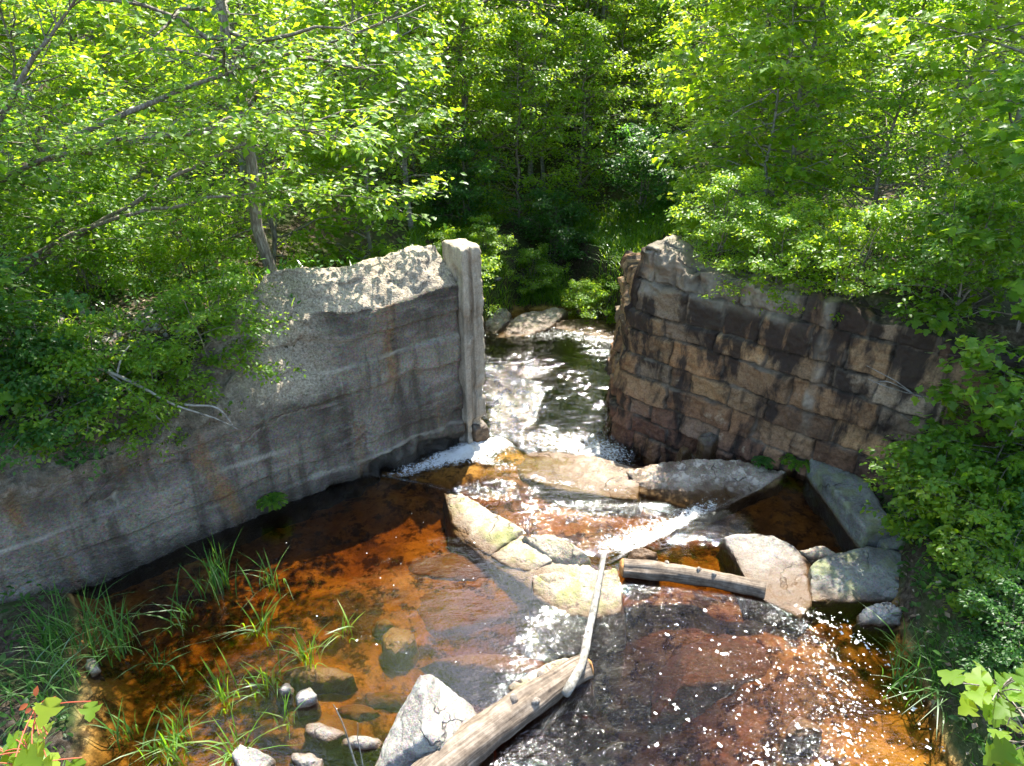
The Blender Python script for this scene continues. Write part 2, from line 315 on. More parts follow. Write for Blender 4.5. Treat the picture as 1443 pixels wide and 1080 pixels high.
# ------------------------------------------------------------------ the ground
WL0 = np.array((-6.81, 6.89)); WLd = np.array((0.7825, 0.6226)); WLlen = 8.06; WLd = WLd / np.linalg.norm(WLd); WLn = np.array((WLd[1], -WLd[0]))
LY = [2, 6.89, 11.5, 12.3, 13.6, 17.0, 18.6, 20, 23]
LX = [-13.35, -7.2, -1.45, -1.35, -1.4, -1.25, -0.7, 0.2, 1.4]
RY = [2, 5, 6.2, 7.3, 8.5, 9.4, 10.3, 11.5, 12.95, 13.6, 15, 17.3, 18.6, 20, 23]
RX = [4.7, 4.6, 4.75, 4.95, 5.55, 5.6, 5.5, 4.5, 2.8, 2.7, 2.85, 3.1, 3.0, 2.4, 1.4]
def xwall(y): return np.where(y > 12.95, 2.5 + .15 * (y - 12.95), 5.18 + (10.43 - y) * np.where(y > 10.43, 1.147, 1.08))
_c = [at(x_, y_, 0) for x_, y_ in ((440, 690), (520, 673), (600, 686), (632, 696), (700, 745), (780, 790), (860, 800), (915, 772), (970, 742), (1030, 714), (1080, 690), (1110, 668), (1150, 650))]
CX = [-12] + [c[0] for c in _c] + [12]; CYv = [_c[0][1]] + [c[1] for c in _c] + [_c[-1][1]]
_d = [at(x_, y_, -.15) for x_, y_ in ((520, 652), (600, 636), (650, 622), (700, 612), (722, 622), (745, 640), (800, 640), (870, 652), (920, 656), (965, 648), (1010, 645), (1070, 650), (1130, 650))]
DX = [-12] + [c[0] for c in _d] + [12]; DY = [_d[0][1]] + [c[1] for c in _d] + [_d[-1][1]]
MID, FAR = -0.17, -0.95
def level(x, y):
    c = np.interp(x, CX, CYv); d = np.interp(x, DX, DY)
    return MID * sm(y - c, 0.02, 0.38) + (FAR - MID) * sm(y - d, -0.1, 0.85)
def ground_z(x, y, noise=True):
    x = np.asarray(x, float); y = np.asarray(y, float); P = np.stack([x, y, 0 * x], -1)
    lv = level(x, y)
    deep = 0.34 + .85 * np.exp(-(((x - 1.0) / 1.5) ** 2 + ((y - 6.1) / 1.5) ** 2)) + 0.08 * np.exp(-(((x + 2.8) / 1.4) ** 2 + ((y - 8.7) / 1.4) ** 2)) + 1.3 * sm(y, 12.0, 13.5) * (1 - .7 * sm(y, 16.5, 18.5))
    deep = deep - .2 * np.exp(-((x - .7) / 1.6) ** 2 - ((y - 8.1) / .9) ** 2)
    deep = deep - 0.12 * sm(x, 2.5, 4.2) * sm(8.0 - y, 0, 2)
    bed = lv - deep * (1 - 0.6 * sm(y, 10.2, 10.6) * (1 - sm(y, 11.8, 12.4)))
    if noise: bed = bed + 0.09 * fbm(P * 1.3, 5, 3) + 0.02 * fbm(P * 7, 3, 8)
    xl = np.interp(y, LY, LX); xr = np.interp(y, RY, RX)
    ua = (x - WL0[0]) * WLd[0] + (y - WL0[1]) * WLd[1]
    dl = np.maximum(xl - x, 0); dr = np.maximum(x - xr, 0)
    wallL = 1 - sm(y, 11.9, 13.4)
    hl_wall = (1.45 * sm(dl, 0.05, 0.5) + 1.35 * sm(dl, 0.55, 2.0)) * (1 - sm(ua, 3.6, 5.0)) + 3.0 * sm(dl, 0.1, 0.6) * sm(ua, 3.6, 5.0)
    hl = hl_wall * wallL + (0.9 * sm(dl, 0, 1.5) + 1.4 * sm(dl, 1.5, 6)) * (1 - wallL)
    xb = np.interp(y, [3, 5, 6, 7, 7.8], [-4.3, -4.5, -4.8, -5.5, -6.4])
    foot = 0.52 * sm(xb - x, -0.35, 0.7)
    foot = foot * (1 - sm(dl, 0.0, 0.1)) * (1 - sm(y, 7.6, 8.2))
    low = 0.72 * sm(dr, 0, 0.8) + 0.5 * sm(dr, 0.8, 4)
    hr_wall = 3.2 * sm(x - xwall(y), 0.25, 0.8) * sm(y, 6.6, 7.4) * (1 - sm(y, 13.0, 15.5))
    hr = np.maximum(low + (1.2 * sm(dr, 1.0, 5)) * sm(y, 13, 16), hr_wall)
    far = -1.15 + 0.31 * (y - 19.4)
    far = np.minimum(far, 3.2)
    land = bed + hl + hr + foot
    land = np.where(hl > 0, np.maximum(land, bed + hl - sm(dl, 0, .6) * (bed)), land)
    land = np.where(hr > 0, land - sm(dr, 0, .6) * bed, land)
    fz = sm(y, 18.9, 20.2)
    land = land * (1 - fz) + np.maximum(land, far) * fz
    rise = 0.10 * np.maximum(np.abs(x) - 10, 0) + 0.02 * np.maximum(y - 30, 0)
    land = land + np.where(lv - land < 0.0, rise, 0)
    if noise: land = land + np.where(land > lv, 0.09 * fbm(P * 0.9, 4, 21), 0)
    return land
def axis(a, b, fine, coarse, lo, hi):
    r = [np.arange(lo, hi, fine)]
    x = lo; st = fine; L = []
    while x > a: st = min(st * 1.18, coarse); x -= st; L.append(x)
    x = hi; st = fine; R = []
    while x < b: R.append(x); st = min(st * 1.18, coarse); x += st
    return np.r_[L[::-1], r[0], R]
gx = axis(-90, 90, 0.07, 6, -8, 8.5); gy = axis(-40, 140, 0.07, 6, 4, 21)
X, Y = np.meshgrid(gx, gy, indexing='ij')
Z = ground_z(X, Y)
tag(obj('ground', mesh('ground', np.stack([X, Y, Z], -1), [grid_faces(len(gx), len(gy))[:, ::-1]], attrs={'bed': 1 - sm(Z - level(X, Y), 0, .1)}), M['ground']), kind='structure')

# ------------------------------------------------------------------ the water: one body stepping down over the ledges
def blob(x, y, px, py, z, rx, ry, rot=0):
    c = at(px, py, z); dx, dy = x - c[0], y - c[1]; ca, sa = math.cos(rot), math.sin(rot)
    u, v = (dx * ca + dy * sa) / rx, (-dx * sa + dy * ca) / ry
    return np.exp(-(u * u + v * v))
wx = np.arange(-9.5, 8.5, 0.05); wy = np.arange(1.0, 21.0, 0.05)
X, Y = np.meshgrid(wx, wy, indexing='ij'); P = np.stack([X, Y, 0 * X], -1)
foam = (.62 * blob(X, Y, 580, 664, -.2, .60, .22, .5) + 1.0 * blob(X, Y, 690, 632, -.3, .75, .42, .35) + 0.72 * blob(X, Y, 640, 645, -.2, .65, .26, .4)
        + .72 * blob(X, Y, 920, 752, -.17, .60, .34, .5) + .6 * blob(X, Y, 870, 768, -.17, .5, .3, .2) + .8 * blob(X, Y, 965, 735, -.2, .5, .17, .75)
        + .7 * blob(X, Y, 850, 642, -.95, .75, .5) + .55 * blob(X, Y, 790, 622, -.95, 1.0, .5) + .55 * blob(X, Y, 700, 662, -.3, .8, .14, -.35)
        + .62 * blob(X, Y, 800, 682, -.17, 1.0, .08, -.25) + .5 * blob(X, Y, 780, 470, -.95, 1.2, .5) + 0.6 * blob(X, Y, 860, 480, -.95, .8, .3, -.3)
        + .45 * blob(X, Y, 1000, 715, -.2, .5, .2, .6) + .5 * blob(X, Y, 1130, 862, 0, .25, .06, -.5) + .45 * blob(X, Y, 830, 725, -.17, .8, .3))
foam = foam + .10 * sm(Y, 12.2, 13) * (1 - sm(Y, 14.5, 17.5))
rip = 0.06 + 1.0 * blob(X, Y, 900, 1020, 0, 1.15, 1.3) + .8 * blob(X, Y, 970, 880, 0, 1.2, .6) + .45 * blob(X, Y, 1090, 980, 0, 1.0, 1.0) + np.clip(.27 + .2 * fbm(P * np.array((.8, .5, 1)), 3, 55), .15, .5) * sm(Y, 11.6, 12.6) + .75 * blob(X, Y, 860, 740, -.17, 1.3, .5) + .4 * blob(X, Y, 690, 690, -.17, .9, .4) + .5 * blob(X, Y, 1010, 740, 0, .6, .4)
rip = np.clip(rip, 0, 1)
def waves(x, y, r, f):
    P = np.stack([x, y, 0 * x], -1)
    return (0.003 + 0.012 * r) * fbm(P * np.array((3.2, 4.5, 1)), 3, 31) + 0.06 * np.clip(f, 0, 1) * fbm(P * 5, 4, 41)
Z = level(X, Y) + waves(X, Y, rip, foam)
nu, nv = X.shape; V = np.stack([X, Y, Z], -1).reshape(-1, 3); q = grid_faces(nu, nv)[:, ::-1]
V2 = V.copy(); V2[:, 2] = -3.0; N0 = nu * nv
idx = np.arange(N0).reshape(nu, nv); loop = np.r_[idx[0, :-1], idx[:-1, -1], idx[-1, :0:-1], idx[:0:-1, 0]]
nx = np.roll(loop, -1)
per = V[loop].copy(); per[:, 2] = -3.0; pid = N0 + np.arange(len(loop)); pn = np.roll(pid, -1)
side = np.stack([loop, nx, pn, pid], -1)
cen = np.array([[X.mean(), Y.mean(), -3.0]]); ci = N0 + len(loop)
tri = np.stack([pid, pn, np.full(len(loop), ci)], -1)
me = mesh('water', np.vstack([V, per, cen]), [q, side, tri], attrs={'foam': np.r_[foam.ravel(), np.zeros(len(loop) + 1)], 'rip': np.r_[rip.ravel(), np.zeros(len(loop) + 1)]})
bm = bmesh.new(); bm.from_mesh(me); bmesh.ops.recalc_face_normals(bm, faces=bm.faces); bm.to_mesh(me); bm.free()
tag(obj('water', me, M['water']), kind='structure')
# foam flecks drifting on the near pool
rng = np.random.default_rng(5); mb = MB()
for k in range(620):
    if k < 470:
        px = rng.normal(1150, 110); py = 860 + 225 * rng.random() ** 0.8
        if px < 900 + (1080 - py) * 0.2 or px > 1225 + (py - 880) * 0.75: continue
    elif k < 540: t = rng.random(); px = 1135 + 120 * t + rng.normal(0, 6); py = 862 + 75 * t ** 1.3 + rng.normal(0, 5)
    else: px = rng.uniform(380, 900); py = rng.uniform(720, 1000)
    c = at(px, py, 0); r = (0.005 + 0.022 * rng.random() ** 3.4) * (0.6 if k >= 540 else 1); el = rng.uniform(.6, 1.5); ro = rng.uniform(0, 6.3); an = np.arange(9) / 9 * 6.2832
    rr = r * (1 + .35 * rng.normal(size=9)); dx = rr * np.cos(an) * el; dy = rr * np.sin(an)
    V = np.stack([c[0] + dx * math.cos(ro) - dy * math.sin(ro), c[1] + dx * math.sin(ro) + dy * math.cos(ro), np.full(9, 0.012)], -1)
    V = np.vstack([V, [[c[0], c[1], 0.012 + r * .35]]]); mb.add(V, t=[(i, (i + 1) % 9, 9) for i in range(9)])
tag(obj('foam_flecks', mb.mesh('foam_flecks'), M['foam']), 'white flecks of foam drifting on the brown pool', 'foam', kind='stuff')

# ------------------------------------------------------------------ walls as swept, weathered sections
def sweep(path, ztop, zbot, disp, cap, du=0.035, dv=0.035, back=True):
    """path: plan polyline, river side on the right hand when walking; cap: list of (inward, dz) rows after the front face."""
    path = np.asarray(path, float); d = np.r_[0, np.cumsum(np.linalg.norm(np.diff(path, axis=0), axis=1))]
    U = np.arange(0, d[-1], du); C = np.stack([np.interp(U, d, path[:, 0]), np.interp(U, d, path[:, 1])], -1)
    T = np.gradient(C, axis=0); k = 7; T = np.stack([np.convolve(np.pad(T[:, i], k, 'edge'), np.ones(2 * k + 1) / (2 * k + 1), 'valid') for i in (0, 1)], -1)
    T /= np.linalg.norm(T, axis=1)[:, None]; N = np.stack([T[:, 1], -T[:, 0]], -1)
    zt = ztop(U); nv = int((zt.max() - zbot) / dv); t = np.linspace(0, 1, nv)
    rows = [(0.0, zbot + (zt - zbot) * s, 0) for s in t] + [(i, zt + z, 1) for i, z in cap]
    nr = len(rows); A = np.zeros((len(U), nr, 3)); VV = np.zeros((len(U), nr)); capm = np.zeros((len(U), nr))
    for j, (inw, z, cm) in enumerate(rows):
        A[:, j, :2] = C - N * inw; A[:, j, 2] = z; VV[:, j] = z + inw; capm[:, j] = cm
    UU = np.repeat(U[:, None], nr, 1)
    off, upz, attrs = disp(UU, VV, capm, A)
    A[:, :, :2] += N[:, None, :] * off[..., None]; A[:, :, 2] += upz
    return mesh('wall', A.reshape(-1, 3), [grid_faces(len(U), nr)], attrs=attrs, uv=np.stack([UU, VV], -1).reshape(-1, 2))
# left: concrete
pL = [WL0 - WLd * 3.5, WL0, WL0 + WLd * 4.0 + WLn * (-0.05), WL0 + WLd * (WLlen - 0.50)]
def ztopL(u):
    a = np.interp(u - 3.5, [-4, 0.5, 3.1, 3.6, 4.2, 4.8, 6.5, 7.6, 9], [1.90, 1.93, 1.80, 2.2, 2.65, 2.95, 2.98, 2.95, 2.95])
    p = np.stack([u * 1.6, 0 * u, 0 * u], -1); return a + 0.07 * fbm(p, 4, 5)
def dispL(U, Vv, cm, A):
    p = np.stack([U, Vv, 0 * U], -1); u = U - 3.5
    rub = (1 - sm(u, 3.2, 4.8)) * sm(Vv, 1.4, 1.9)
    slope = sm(u, 2.5, 3.3) * (1 - sm(u, 4.7, 5.5)) * sm(Vv + .2 * fbm(p * 1.5, 3, 91), 1.5, 2.0)
    top = np.maximum(cm * sm(u, 4.0, 4.8), slope * .75)
    o = 0.035 * fbm(p * 1.7, 5, 2) + 0.012 * fbm(p * 11, 3, 6)
    ed = 0.02 * fbm(p * np.array((1.2, 3, 1)), 3, 61)
    lin = 0 * U
    for zl, s in ((0.3, -.04), (0.62, .05), (1.05, -.045), (1.62, .06), (2.1, -.05), (2.55, .06)):
        vv = Vv + ed * 2 + .03 * fbm(p * 2.2, 4, 71); o += s * sm(vv, zl - .012, zl + .012); lin = np.maximum(lin, np.exp(-((vv - zl) / .018) ** 2) * sm(fbm(p * np.array((.7, 4, 1)), 3, int(zl * 90)), -.2, .3))
    cr = np.abs(fbm(p * np.array((.55, .8, 1)), 4, 81)); ck = (1 - sm(cr, .0, .016)) * (1 - cm); o -= .03 * ck; lin = np.maximum(lin, ck * sm(vn(p * .8, 82), -.1, .3))
    ch = fbm(p * np.array((1.1, 1.6, 1)), 4, 77); o -= 0.07 * sm(ch, 0.45, 0.75)
    foot = 1 - sm(Vv + 0.22 * fbm(p * 2.5, 3, 12), 0.05, 0.25); foot = foot * sm(u, 3, 5.5)
    o -= 0.22 * foot * (0.6 + 0.6 * vn(p * 5, 13))
    rg = fbm(p * 3.3, 5, 15); o += (0.06 + 0.05 * cm) * rg * np.maximum(rub, cm * 0.8)
    o -= 0.035 * (Vv + 0.3) + slope * np.clip(np.minimum(Vv, ztopL(U)) - 1.6, 0, 1.3) * .42
    o += slope * (.10 * fbm(p * 3, 5, 93) + .03 * fbm(p * 12, 3, 94))
    up = cm * (0.05 * fbm(A * 3, 5, 17) + 0.022 * fbm(A * 12, 3, 19)) + rub * 0.08 * fbm(A * 4, 4, 23)
    return o, up, {'top': top, 'rub': rub, 'line': lin * (1 - cm)}
cap = [(0.02 + .62 * s, 0.56 * s ** 0.8) for s in np.linspace(0.02, 1, 20)] + [(.70, .54), (.78, .4), (.82, .0), (.84, -.8), (.84, -2.5)]
root = empty('concrete_wall', (WL0[0], WL0[1], 0), 'weathered grey concrete retaining wall with crumbling top along the left of the pool', 'wall')
capn = cap
me = sweep(pL, ztopL, -1.3, dispL, capn, .028, .028)
o = obj('wall_body', me, M['concrete']); o.parent = root; o.matrix_parent_inverse = root.matrix_world.inverted() if False else o.matrix_parent_inverse
o.location = (-WL0[0], -WL0[1], 0)
# post at the end of the left wall, slotted for the sluice boards
def post():
    e = WL0 + WLd * (WLlen - 0.50); a = WLd; n = WLn
    prof = [(0, -.02), (0, .10), (.13, .10), (.13, .03), (.22, .03), (.22, .10), (.41, .10), (.46, .04), (.46, -.50), (.40, -.56), (0, -.56)]
    pts = []
    for i in range(len(prof)):
        p0 = np.array(prof[i]); p1 = np.array(prof[(i + 1) % len(prof)]); m = max(2, int(np.linalg.norm(p1 - p0) / .03))
        for k in range(m): pts.append(p0 + (p1 - p0) * k / m)
    pts = np.array(pts); cc = pts.mean(0); zs = np.r_[np.linspace(-1.3, 3.62, 132)]; rows = []
    for z in zs: rows.append(np.stack([e[0] + a[0] * pts[:, 0] + n[0] * pts[:, 1], e[1] + a[1] * pts[:, 0] + n[1] * pts[:, 1], np.full(len(pts), z)], -1))
    inner = cc + (pts - cc) * .94; rows.append(np.stack([e[0] + a[0] * inner[:, 0] + n[0] * inner[:, 1], e[1] + a[1] * inner[:, 0] + n[1] * inner[:, 1], np.full(len(pts), 3.66)], -1))
    inner = cc + (pts - cc) * .5; rows.append(np.stack([e[0] + a[0] * inner[:, 0] + n[0] * inner[:, 1], e[1] + a[1] * inner[:, 0] + n[1] * inner[:, 1], np.full(len(pts), 3.665)], -1))
    A = np.array(rows); k = len(pts); c2 = e + a * cc[0] + n * cc[1]
    d = A[..., :2] - c2; ln = np.linalg.norm(d, axis=-1, keepdims=True) + 1e-6
    f = 0.026 * fbm(A * 3, 5, 3) + 0.014 * fbm(A * 13, 4, 5) - .05 * sm(fbm(A * 2.2, 4, 6), .35, .6) - 0.02 * (A[..., 2] - 1.5) / 2
    low = 1 - sm(A[..., 2] + .15 * fbm(A * 4, 3, 9), .1, .4); f = f - 0.10 * low * (1 + vn(A * 5, 11))
    A[..., :2] += d / ln * f[..., None]; A[-3:, :, 2] += 0.03 * fbm(A[-3:] * 6, 3, 8)
    j = np.arange(k); q = [np.stack([i * k + j, i * k + (j + 1) % k, (i + 1) * k + (j + 1) % k, (i + 1) * k + j], -1) for i in range(len(rows) - 1)]
    top = A[-1].mean(0)[None]; V = np.vstack([A.reshape(-1, 3), top]); m = (len(rows) - 1) * k
    t = np.stack([m + j, m + (j + 1) % k, np.full(k, len(V) - 1)], -1)
    me = mesh('post', V, [np.vstack(q), t]); bm = bmesh.new(); bm.from_mesh(me); bmesh.ops.recalc_face_normals(bm, faces=bm.faces); bm.to_mesh(me); bm.free()
    return me
o = obj('post', post(), M['post_concrete'], root, (-WL0[0], -WL0[1], 0)); o['label'] = 'square concrete post standing above the wall end'

# right: stone blocks. walks from the far return face round the corner and along the front
RC = np.array((2.29, 12.95)); RE = np.array((5.18, 10.43)); RE2 = np.array((6.29, 9.40)); RE3 = np.array((8.6, 7.3))
pR = np.array([RE3, RE2, RE, RC + (RE - RC) * 0.05, RC + np.array((.02, .1)), RC + np.array((.25, 2.4))])
dR = np.r_[0, np.cumsum(np.linalg.norm(np.diff(pR, axis=0), axis=1))]; uc = dR[4]; u3 = dR[2]
pR = pR[::-1]; LR = dR[-1]; uc = LR - uc; u3 = LR - u3      # now u grows from the far return end to the right
def ztopR(u):
    a = np.interp(u - uc, [-3, -.3, 0.0, .12, .35, .8, 1.2, 1.9, 2.6, 3.4, 3.9, 5.4, 8], [2.4, 2.5, 2.6, 3.1, 3.36, 3.32, 3.05, 3.05, 3.08, 3.15, 3.08, 3.0, 2.8])
    p = np.stack([u * 3, 0 * u, 0 * u], -1); st = np.floor(u * 1.7 + vn(np.stack([u * 2, 0 * u, 0 * u], -1), 4) * .4); return a + 0.09 * (_h(st.astype(np.int64), st.astype(np.int64), st.astype(np.int64), 3) - .5) + 0.03 * fbm(p, 3, 7)
rb = np.random.default_rng(12); courses = [-1.6]
while courses[-1] < 4.2: courses.append(courses[-1] + rb.uniform(.36, .64))
courses = np.array(courses); bnds = []
for k in courses:
    e = [-1 - rb.random()]
    while e[-1] < LR + 2: e.append(e[-1] + rb.choice([rb.uniform(.35, .75), rb.uniform(.75, 1.5)]))
    bnds.append(np.array(e))
def dispR(U, Vv, cm, A):
    p = np.stack([U, Vv, 0 * U], -1)
    u = U + 0.03 * fbm(p * 1.9, 3, 31) + .014 * vn(p * 7, 33); v = Vv + 0.035 * fbm(p * .9, 3, 35) + .014 * vn(p * 8, 36)
    ci = np.clip(np.searchsorted(courses, v) - 1, 0, len(courses) - 2)
    dv = np.minimum(v - courses[ci], courses[ci + 1] - v); vc = (courses[ci] + courses[ci + 1]) / 2
    bi = np.zeros_like(ci); d_u = np.zeros_like(U); ucn = np.zeros_like(U)
    for k in range(len(courses) - 1):
        m = ci == k; e = bnds[k]; i = np.clip(np.searchsorted(e, u[m]) - 1, 0, len(e) - 2); bi[m] = i
        d_u[m] = np.minimum(u[m] - e[i], e[i + 1] - u[m]); ucn[m] = (e[i] + e[i + 1]) / 2
    r1 = _h(ci, bi, 0 * ci, 1); r2 = _h(ci, bi, 0 * ci, 2); r3 = _h(ci, bi, 0 * ci, 3); r4 = _h(ci, bi, 0 * ci, 4)
    d = np.minimum(d_u, dv); wj = 0.012 + 0.028 * np.clip(fbm(p * 2.3, 3, 44), 0, 1)
    mort = sm(Vv + .25 * fbm(p * 1.5, 4, 51), 2.35, 2.6) * (1 - sm(U - uc, 2.9, 3.5)) * sm(U - uc, .1, .5)
    pil = np.exp(-((U - uc - 3.75 - .05 * vn(p * 2, 66)) / (.09 + .04 * vn(p * 3, 68))) ** 4) * sm(Vv, 0.6, 1.0); mort = np.maximum(mort * .8, pil * (.35 + .5 * sm(fbm(p * 3, 3, 67), -.3, .4)))
    joint = (1 - sm(d, wj * .7, wj * 1.7)) * (1 - mort * .7)
    face = sm(d, 0.0, 0.032 + .03 * np.clip(fbm(p * 3, 2, 47), 0, 1)) ** .7
    o = face * 0.10 + (r2 - .5) * .11 * face + ((r3 - .5) * (u - ucn) * .22 + (r4 - .5) * (v - vc) * .45) * face
    rg = fbm(p * 4, 5, 46); o += 0.034 * rg + 0.022 * fbm(p * 13, 4, 48)
    o -= .10 * sm(_h(ci, bi, 0 * ci, 9), .93, .95) * face           # missing faces
    o = o * (1 - mort * .45) + mort * (0.11 * fbm(p * 4.5, 5, 49)) + pil * .04
    o -= 0.04 * (Vv - 1)
    chip = (1 - sm(U - uc + .15 * fbm(p * 3, 4, 52), -.3, .55)) * sm(Vv, 2.2, 3.3); o -= chip * .25
    up = cm * (.06 * fbm(A * 4, 4, 53) + (r2 - .5) * .10)
    return o, up, {'blk': r1, 'joint': joint, 'mortar': mort * .85}
cap = [(s, 0.02 + .0 * s) for s in np.linspace(0.03, .7, 20)] + [(.74, -.1), (.76, -.6), (.78, -2.5)]
# sweep wants the river on the right hand: walking from far return end toward the right end keeps it on the right
me = sweep(pR, ztopR, -1.3, dispR, cap, .02, .02)
o = tag(obj('stone_wall', me, M['masonry']), 'brown block masonry wall with black stains right of the gap', 'wall')
print('walls ok')
exec_later = []

# ------------------------------------------------------------------ rocks, logs
def rock(name, pts, mat, label, cat='rock', group=None, vox=None, amp=0.03, seed=0, down=0.7, grow=1.2, facet=0.0, smooth=2):
    """pts: 3D points on the visible outline and ridges; the body goes down below water under them"""
    P = np.array(pts, float); c = P.mean(0); base = c[:2] + (P[:, :2] - c[:2]) * grow; zb = P[:, 2].min() - down
    Q = np.vstack([P, np.c_[base, np.full(len(P), zb)]])
    bm = bmesh.new()
    for v in Q: bm.verts.new(v)
    r = bmesh.ops.convex_hull(bm, input=bm.verts)
    bmesh.ops.delete(bm, geom=[g for g in r['geom_interior'] if isinstance(g, bmesh.types.BMVert)], context='VERTS')
    me = bpy.data.meshes.new(name); bm.to_mesh(me); bm.free()
    o = obj(name, me); ext = np.linalg.norm(P.max(0) - P.min(0)); vs = vox or max(0.018, ext / 60)
    m = o.modifiers.new('r', 'REMESH'); m.mode = 'VOXEL'; m.voxel_size = vs
    s = o.modifiers.new('s', 'SMOOTH'); s.iterations = smooth; s.factor = 0.5
    dg = bpy.context.evaluated_depsgraph_get(); nm = bpy.data.meshes.new_from_object(o.evaluated_get(dg)); o.modifiers.clear()
    n = len(nm.vertices); co = np.zeros(n * 3, np.float32); nm.vertices.foreach_get('co', co); co = co.reshape(-1, 3)
    no = np.zeros(n * 3, np.float32); nm.vertex_normals.foreach_get('vector', no); no = no.reshape(-1, 3)
    k = 1.6 / max(ext, .3); f = fbm(co * k * 1.6 + seed * 3.1, 5, seed) * amp * .95 + fbm(co * 10 + seed, 4, seed + 9) * amp * .5
    cr = np.abs(fbm(co * np.array((1.2, 1.2, 3.5)) * k * 1.3 + seed * 1.7, 3, seed + 20)); f -= (1 - sm(cr, 0, .035)) * amp * .9
    co += no * f[:, None].astype(np.float32)
    ctr = np.array((c[0], c[1], P[:, 2].min())); nm.vertices.foreach_set('co', (co - ctr).astype(np.float32).ravel())
    nm.polygons.foreach_set('use_smooth', np.ones(len(nm.polygons), bool)); nm.update()
    o.data = nm; o.location = ctr; nm.materials.clear(); nm.materials.append(mat); bpy.data.meshes.remove(me)
    return tag(o, label, cat, group)
def zs(*l): return [at(x, y, z) for x, y, z in l]
def ys(*l): return [atY(x, y, Y) for x, y, Y in l]
G = M['granite']; GP = M['granite_pale']; LR_ = M['ledge_rock']; FR = M['far_rock']
rock('boulder', zs((522, 1095, 0), (540, 1055, 0.05), (690, 1050, 0), (660, 1110, 0)) + ys((592, 950, 5.61), (607, 948, 5.66), (628, 968, 5.61), (662, 990, 5.61), (680, 1020, 5.42), (556, 1015, 5.37), (600, 1035, 4.88)), G, 'pale grey pointed boulder in the pool beside the thick log', amp=.03, seed=1)
A_ = -0.02
rock('rock', zs((626, 694, .02), (655, 697, .10), (690, 716, .12), (735, 745, .16), (728, 752, .14), (690, 783, .0), (655, 762, -.02), (636, 735, 0)), GP, 'long pale slab of the ledge nearest the left wall, sloping into the water', amp=.03, seed=2)
rock('rock', zs((634, 712, -.02), (690, 733, .05), (735, 758, .08), (820, 790, .08), (868, 826, .03), (846, 856, -.04), (775, 848, -.03), (738, 812, -.02), (690, 792, -.03), (640, 752, -.05)), GP, 'low wet base of the ledge that its humps rise from', amp=.03, seed=41)
rock('rock', zs((690, 783, .02), (728, 757, .13), (772, 778, .12), (778, 790, .10), (752, 806, 0), (720, 800, 0)), GP, 'small speckled slab in the middle of the ledge, cracked at its end', amp=.02, seed=3)
rock('rock', zs((735, 753, .22), (775, 752, .28), (805, 765, .30), (831, 780, .25), (832, 795, -.02), (808, 806, -.02), (775, 785, .12), (745, 765, .15)), GP, 'mossy humped rock of the ledge with a dark broken end', amp=.03, seed=4)
rock('rock', zs((750, 812, .08), (790, 803, .18), (868, 805, .20), (876, 835, .06), (877, 862, 0), (840, 872, 0), (790, 866, -.01), (752, 838, 0)), GP, 'flat whitish rock under the thin bent stick', amp=.03, seed=5)
rock('rock', zs((888, 775, .15), (905, 770, .2), (925, 778, .18), (932, 795, .0), (910, 802, .0), (885, 792, 0)), M['sunk_orange'], 'small ochre rock at the end of the short log', amp=.03, seed=6)
rock('rock', zs((712, 648, -.36), (732, 640, -.28), (775, 636, -.18), (835, 640, -.12), (868, 655, -.11), (905, 661, -.08), (900, 704, -.2), (850, 700, -.2), (790, 690, -.2), (740, 674, -.24)), LR_, 'long low reddish ledge with foam edge across the gap', amp=.04, seed=7, vox=.035)
rock('rock', zs((885, 664, -.08), (925, 656, -.02), (965, 648, .03), (1010, 645, .02), (1055, 652, .0), (1110, 664, -.02), (1090, 686, -.1), (1045, 702, -.2), (1000, 722, -.28), (965, 716, -.28), (900, 696, -.26)), LR_, 'broad pale hump of rock below the stone wall, right end of the ledge', amp=.05, seed=8, vox=.035)
rock('boulder', zs((1060, 838, 0), (1090, 852, 0), (1128, 870, -.02), (1145, 850, .0), (1145, 800, -.1), (1040, 800, -.1)) + ys((1020, 756, 8.54), (1042, 748, 8.64), (1085, 750, 8.64), (1118, 765, 8.39), (1134, 798, 8.05), (1142, 835, 7.56), (1062, 812, 7.76), (1035, 785, 8.20)), G, 'large tilted grey boulder propping the short log, cracked down its face', amp=.035, seed=9)
rock('boulder', zs((1143, 848, 0), (1200, 850, 0), (1292, 838, .1)) + ys((1142, 795, 7.86), (1175, 780, 8.10), (1222, 771, 8.20), (1265, 778, 8.10), (1294, 795, 7.91), (1290, 815, 7.76), (1145, 815, 7.66)), M['slab_grey'], 'long flat topped grey boulder under the shrubs beside the tilted boulder', amp=.035, seed=10)
rock('rock', zs((1125, 775, .1), (1160, 768, .12), (1180, 782, .1), (1145, 790, 0)), GP, 'small flat rock tucked behind the tilted boulder', amp=.02, seed=11)
rock('rock', zs((1205, 880, .02), (1215, 858, .12), (1250, 848, .2), (1270, 858, .2), (1272, 880, .05)), G, 'dark wet rock below the long flat boulder', amp=.04, seed=12)
rock('stone_sill', zs((1138, 640, .34), (1180, 655, .38), (1222, 676, .40), (1262, 745, .42), (1222, 748, .40), (1180, 690, .38), (1142, 652, .34)), M['slab_grey'], 'long grey stone sill running from the wall foot to the boulders', 'sill', amp=.022, seed=13, down=1.0, grow=1.0)
rock('rock', zs((1225, 745, .25), (1290, 735, .35), (1300, 765, .3), (1250, 772, .22)), M['slab_grey'], 'grey slab at the near end of the stone sill under leaves', amp=.02, seed=33)
rock('rock', zs((714, 968, .02), (730, 955, .12), (780, 930, .14), (828, 925, .10), (830, 945, .0), (765, 985, 0), (735, 985, 0)), GP, 'white rock under the tip of the thick log', amp=.03, seed=14)
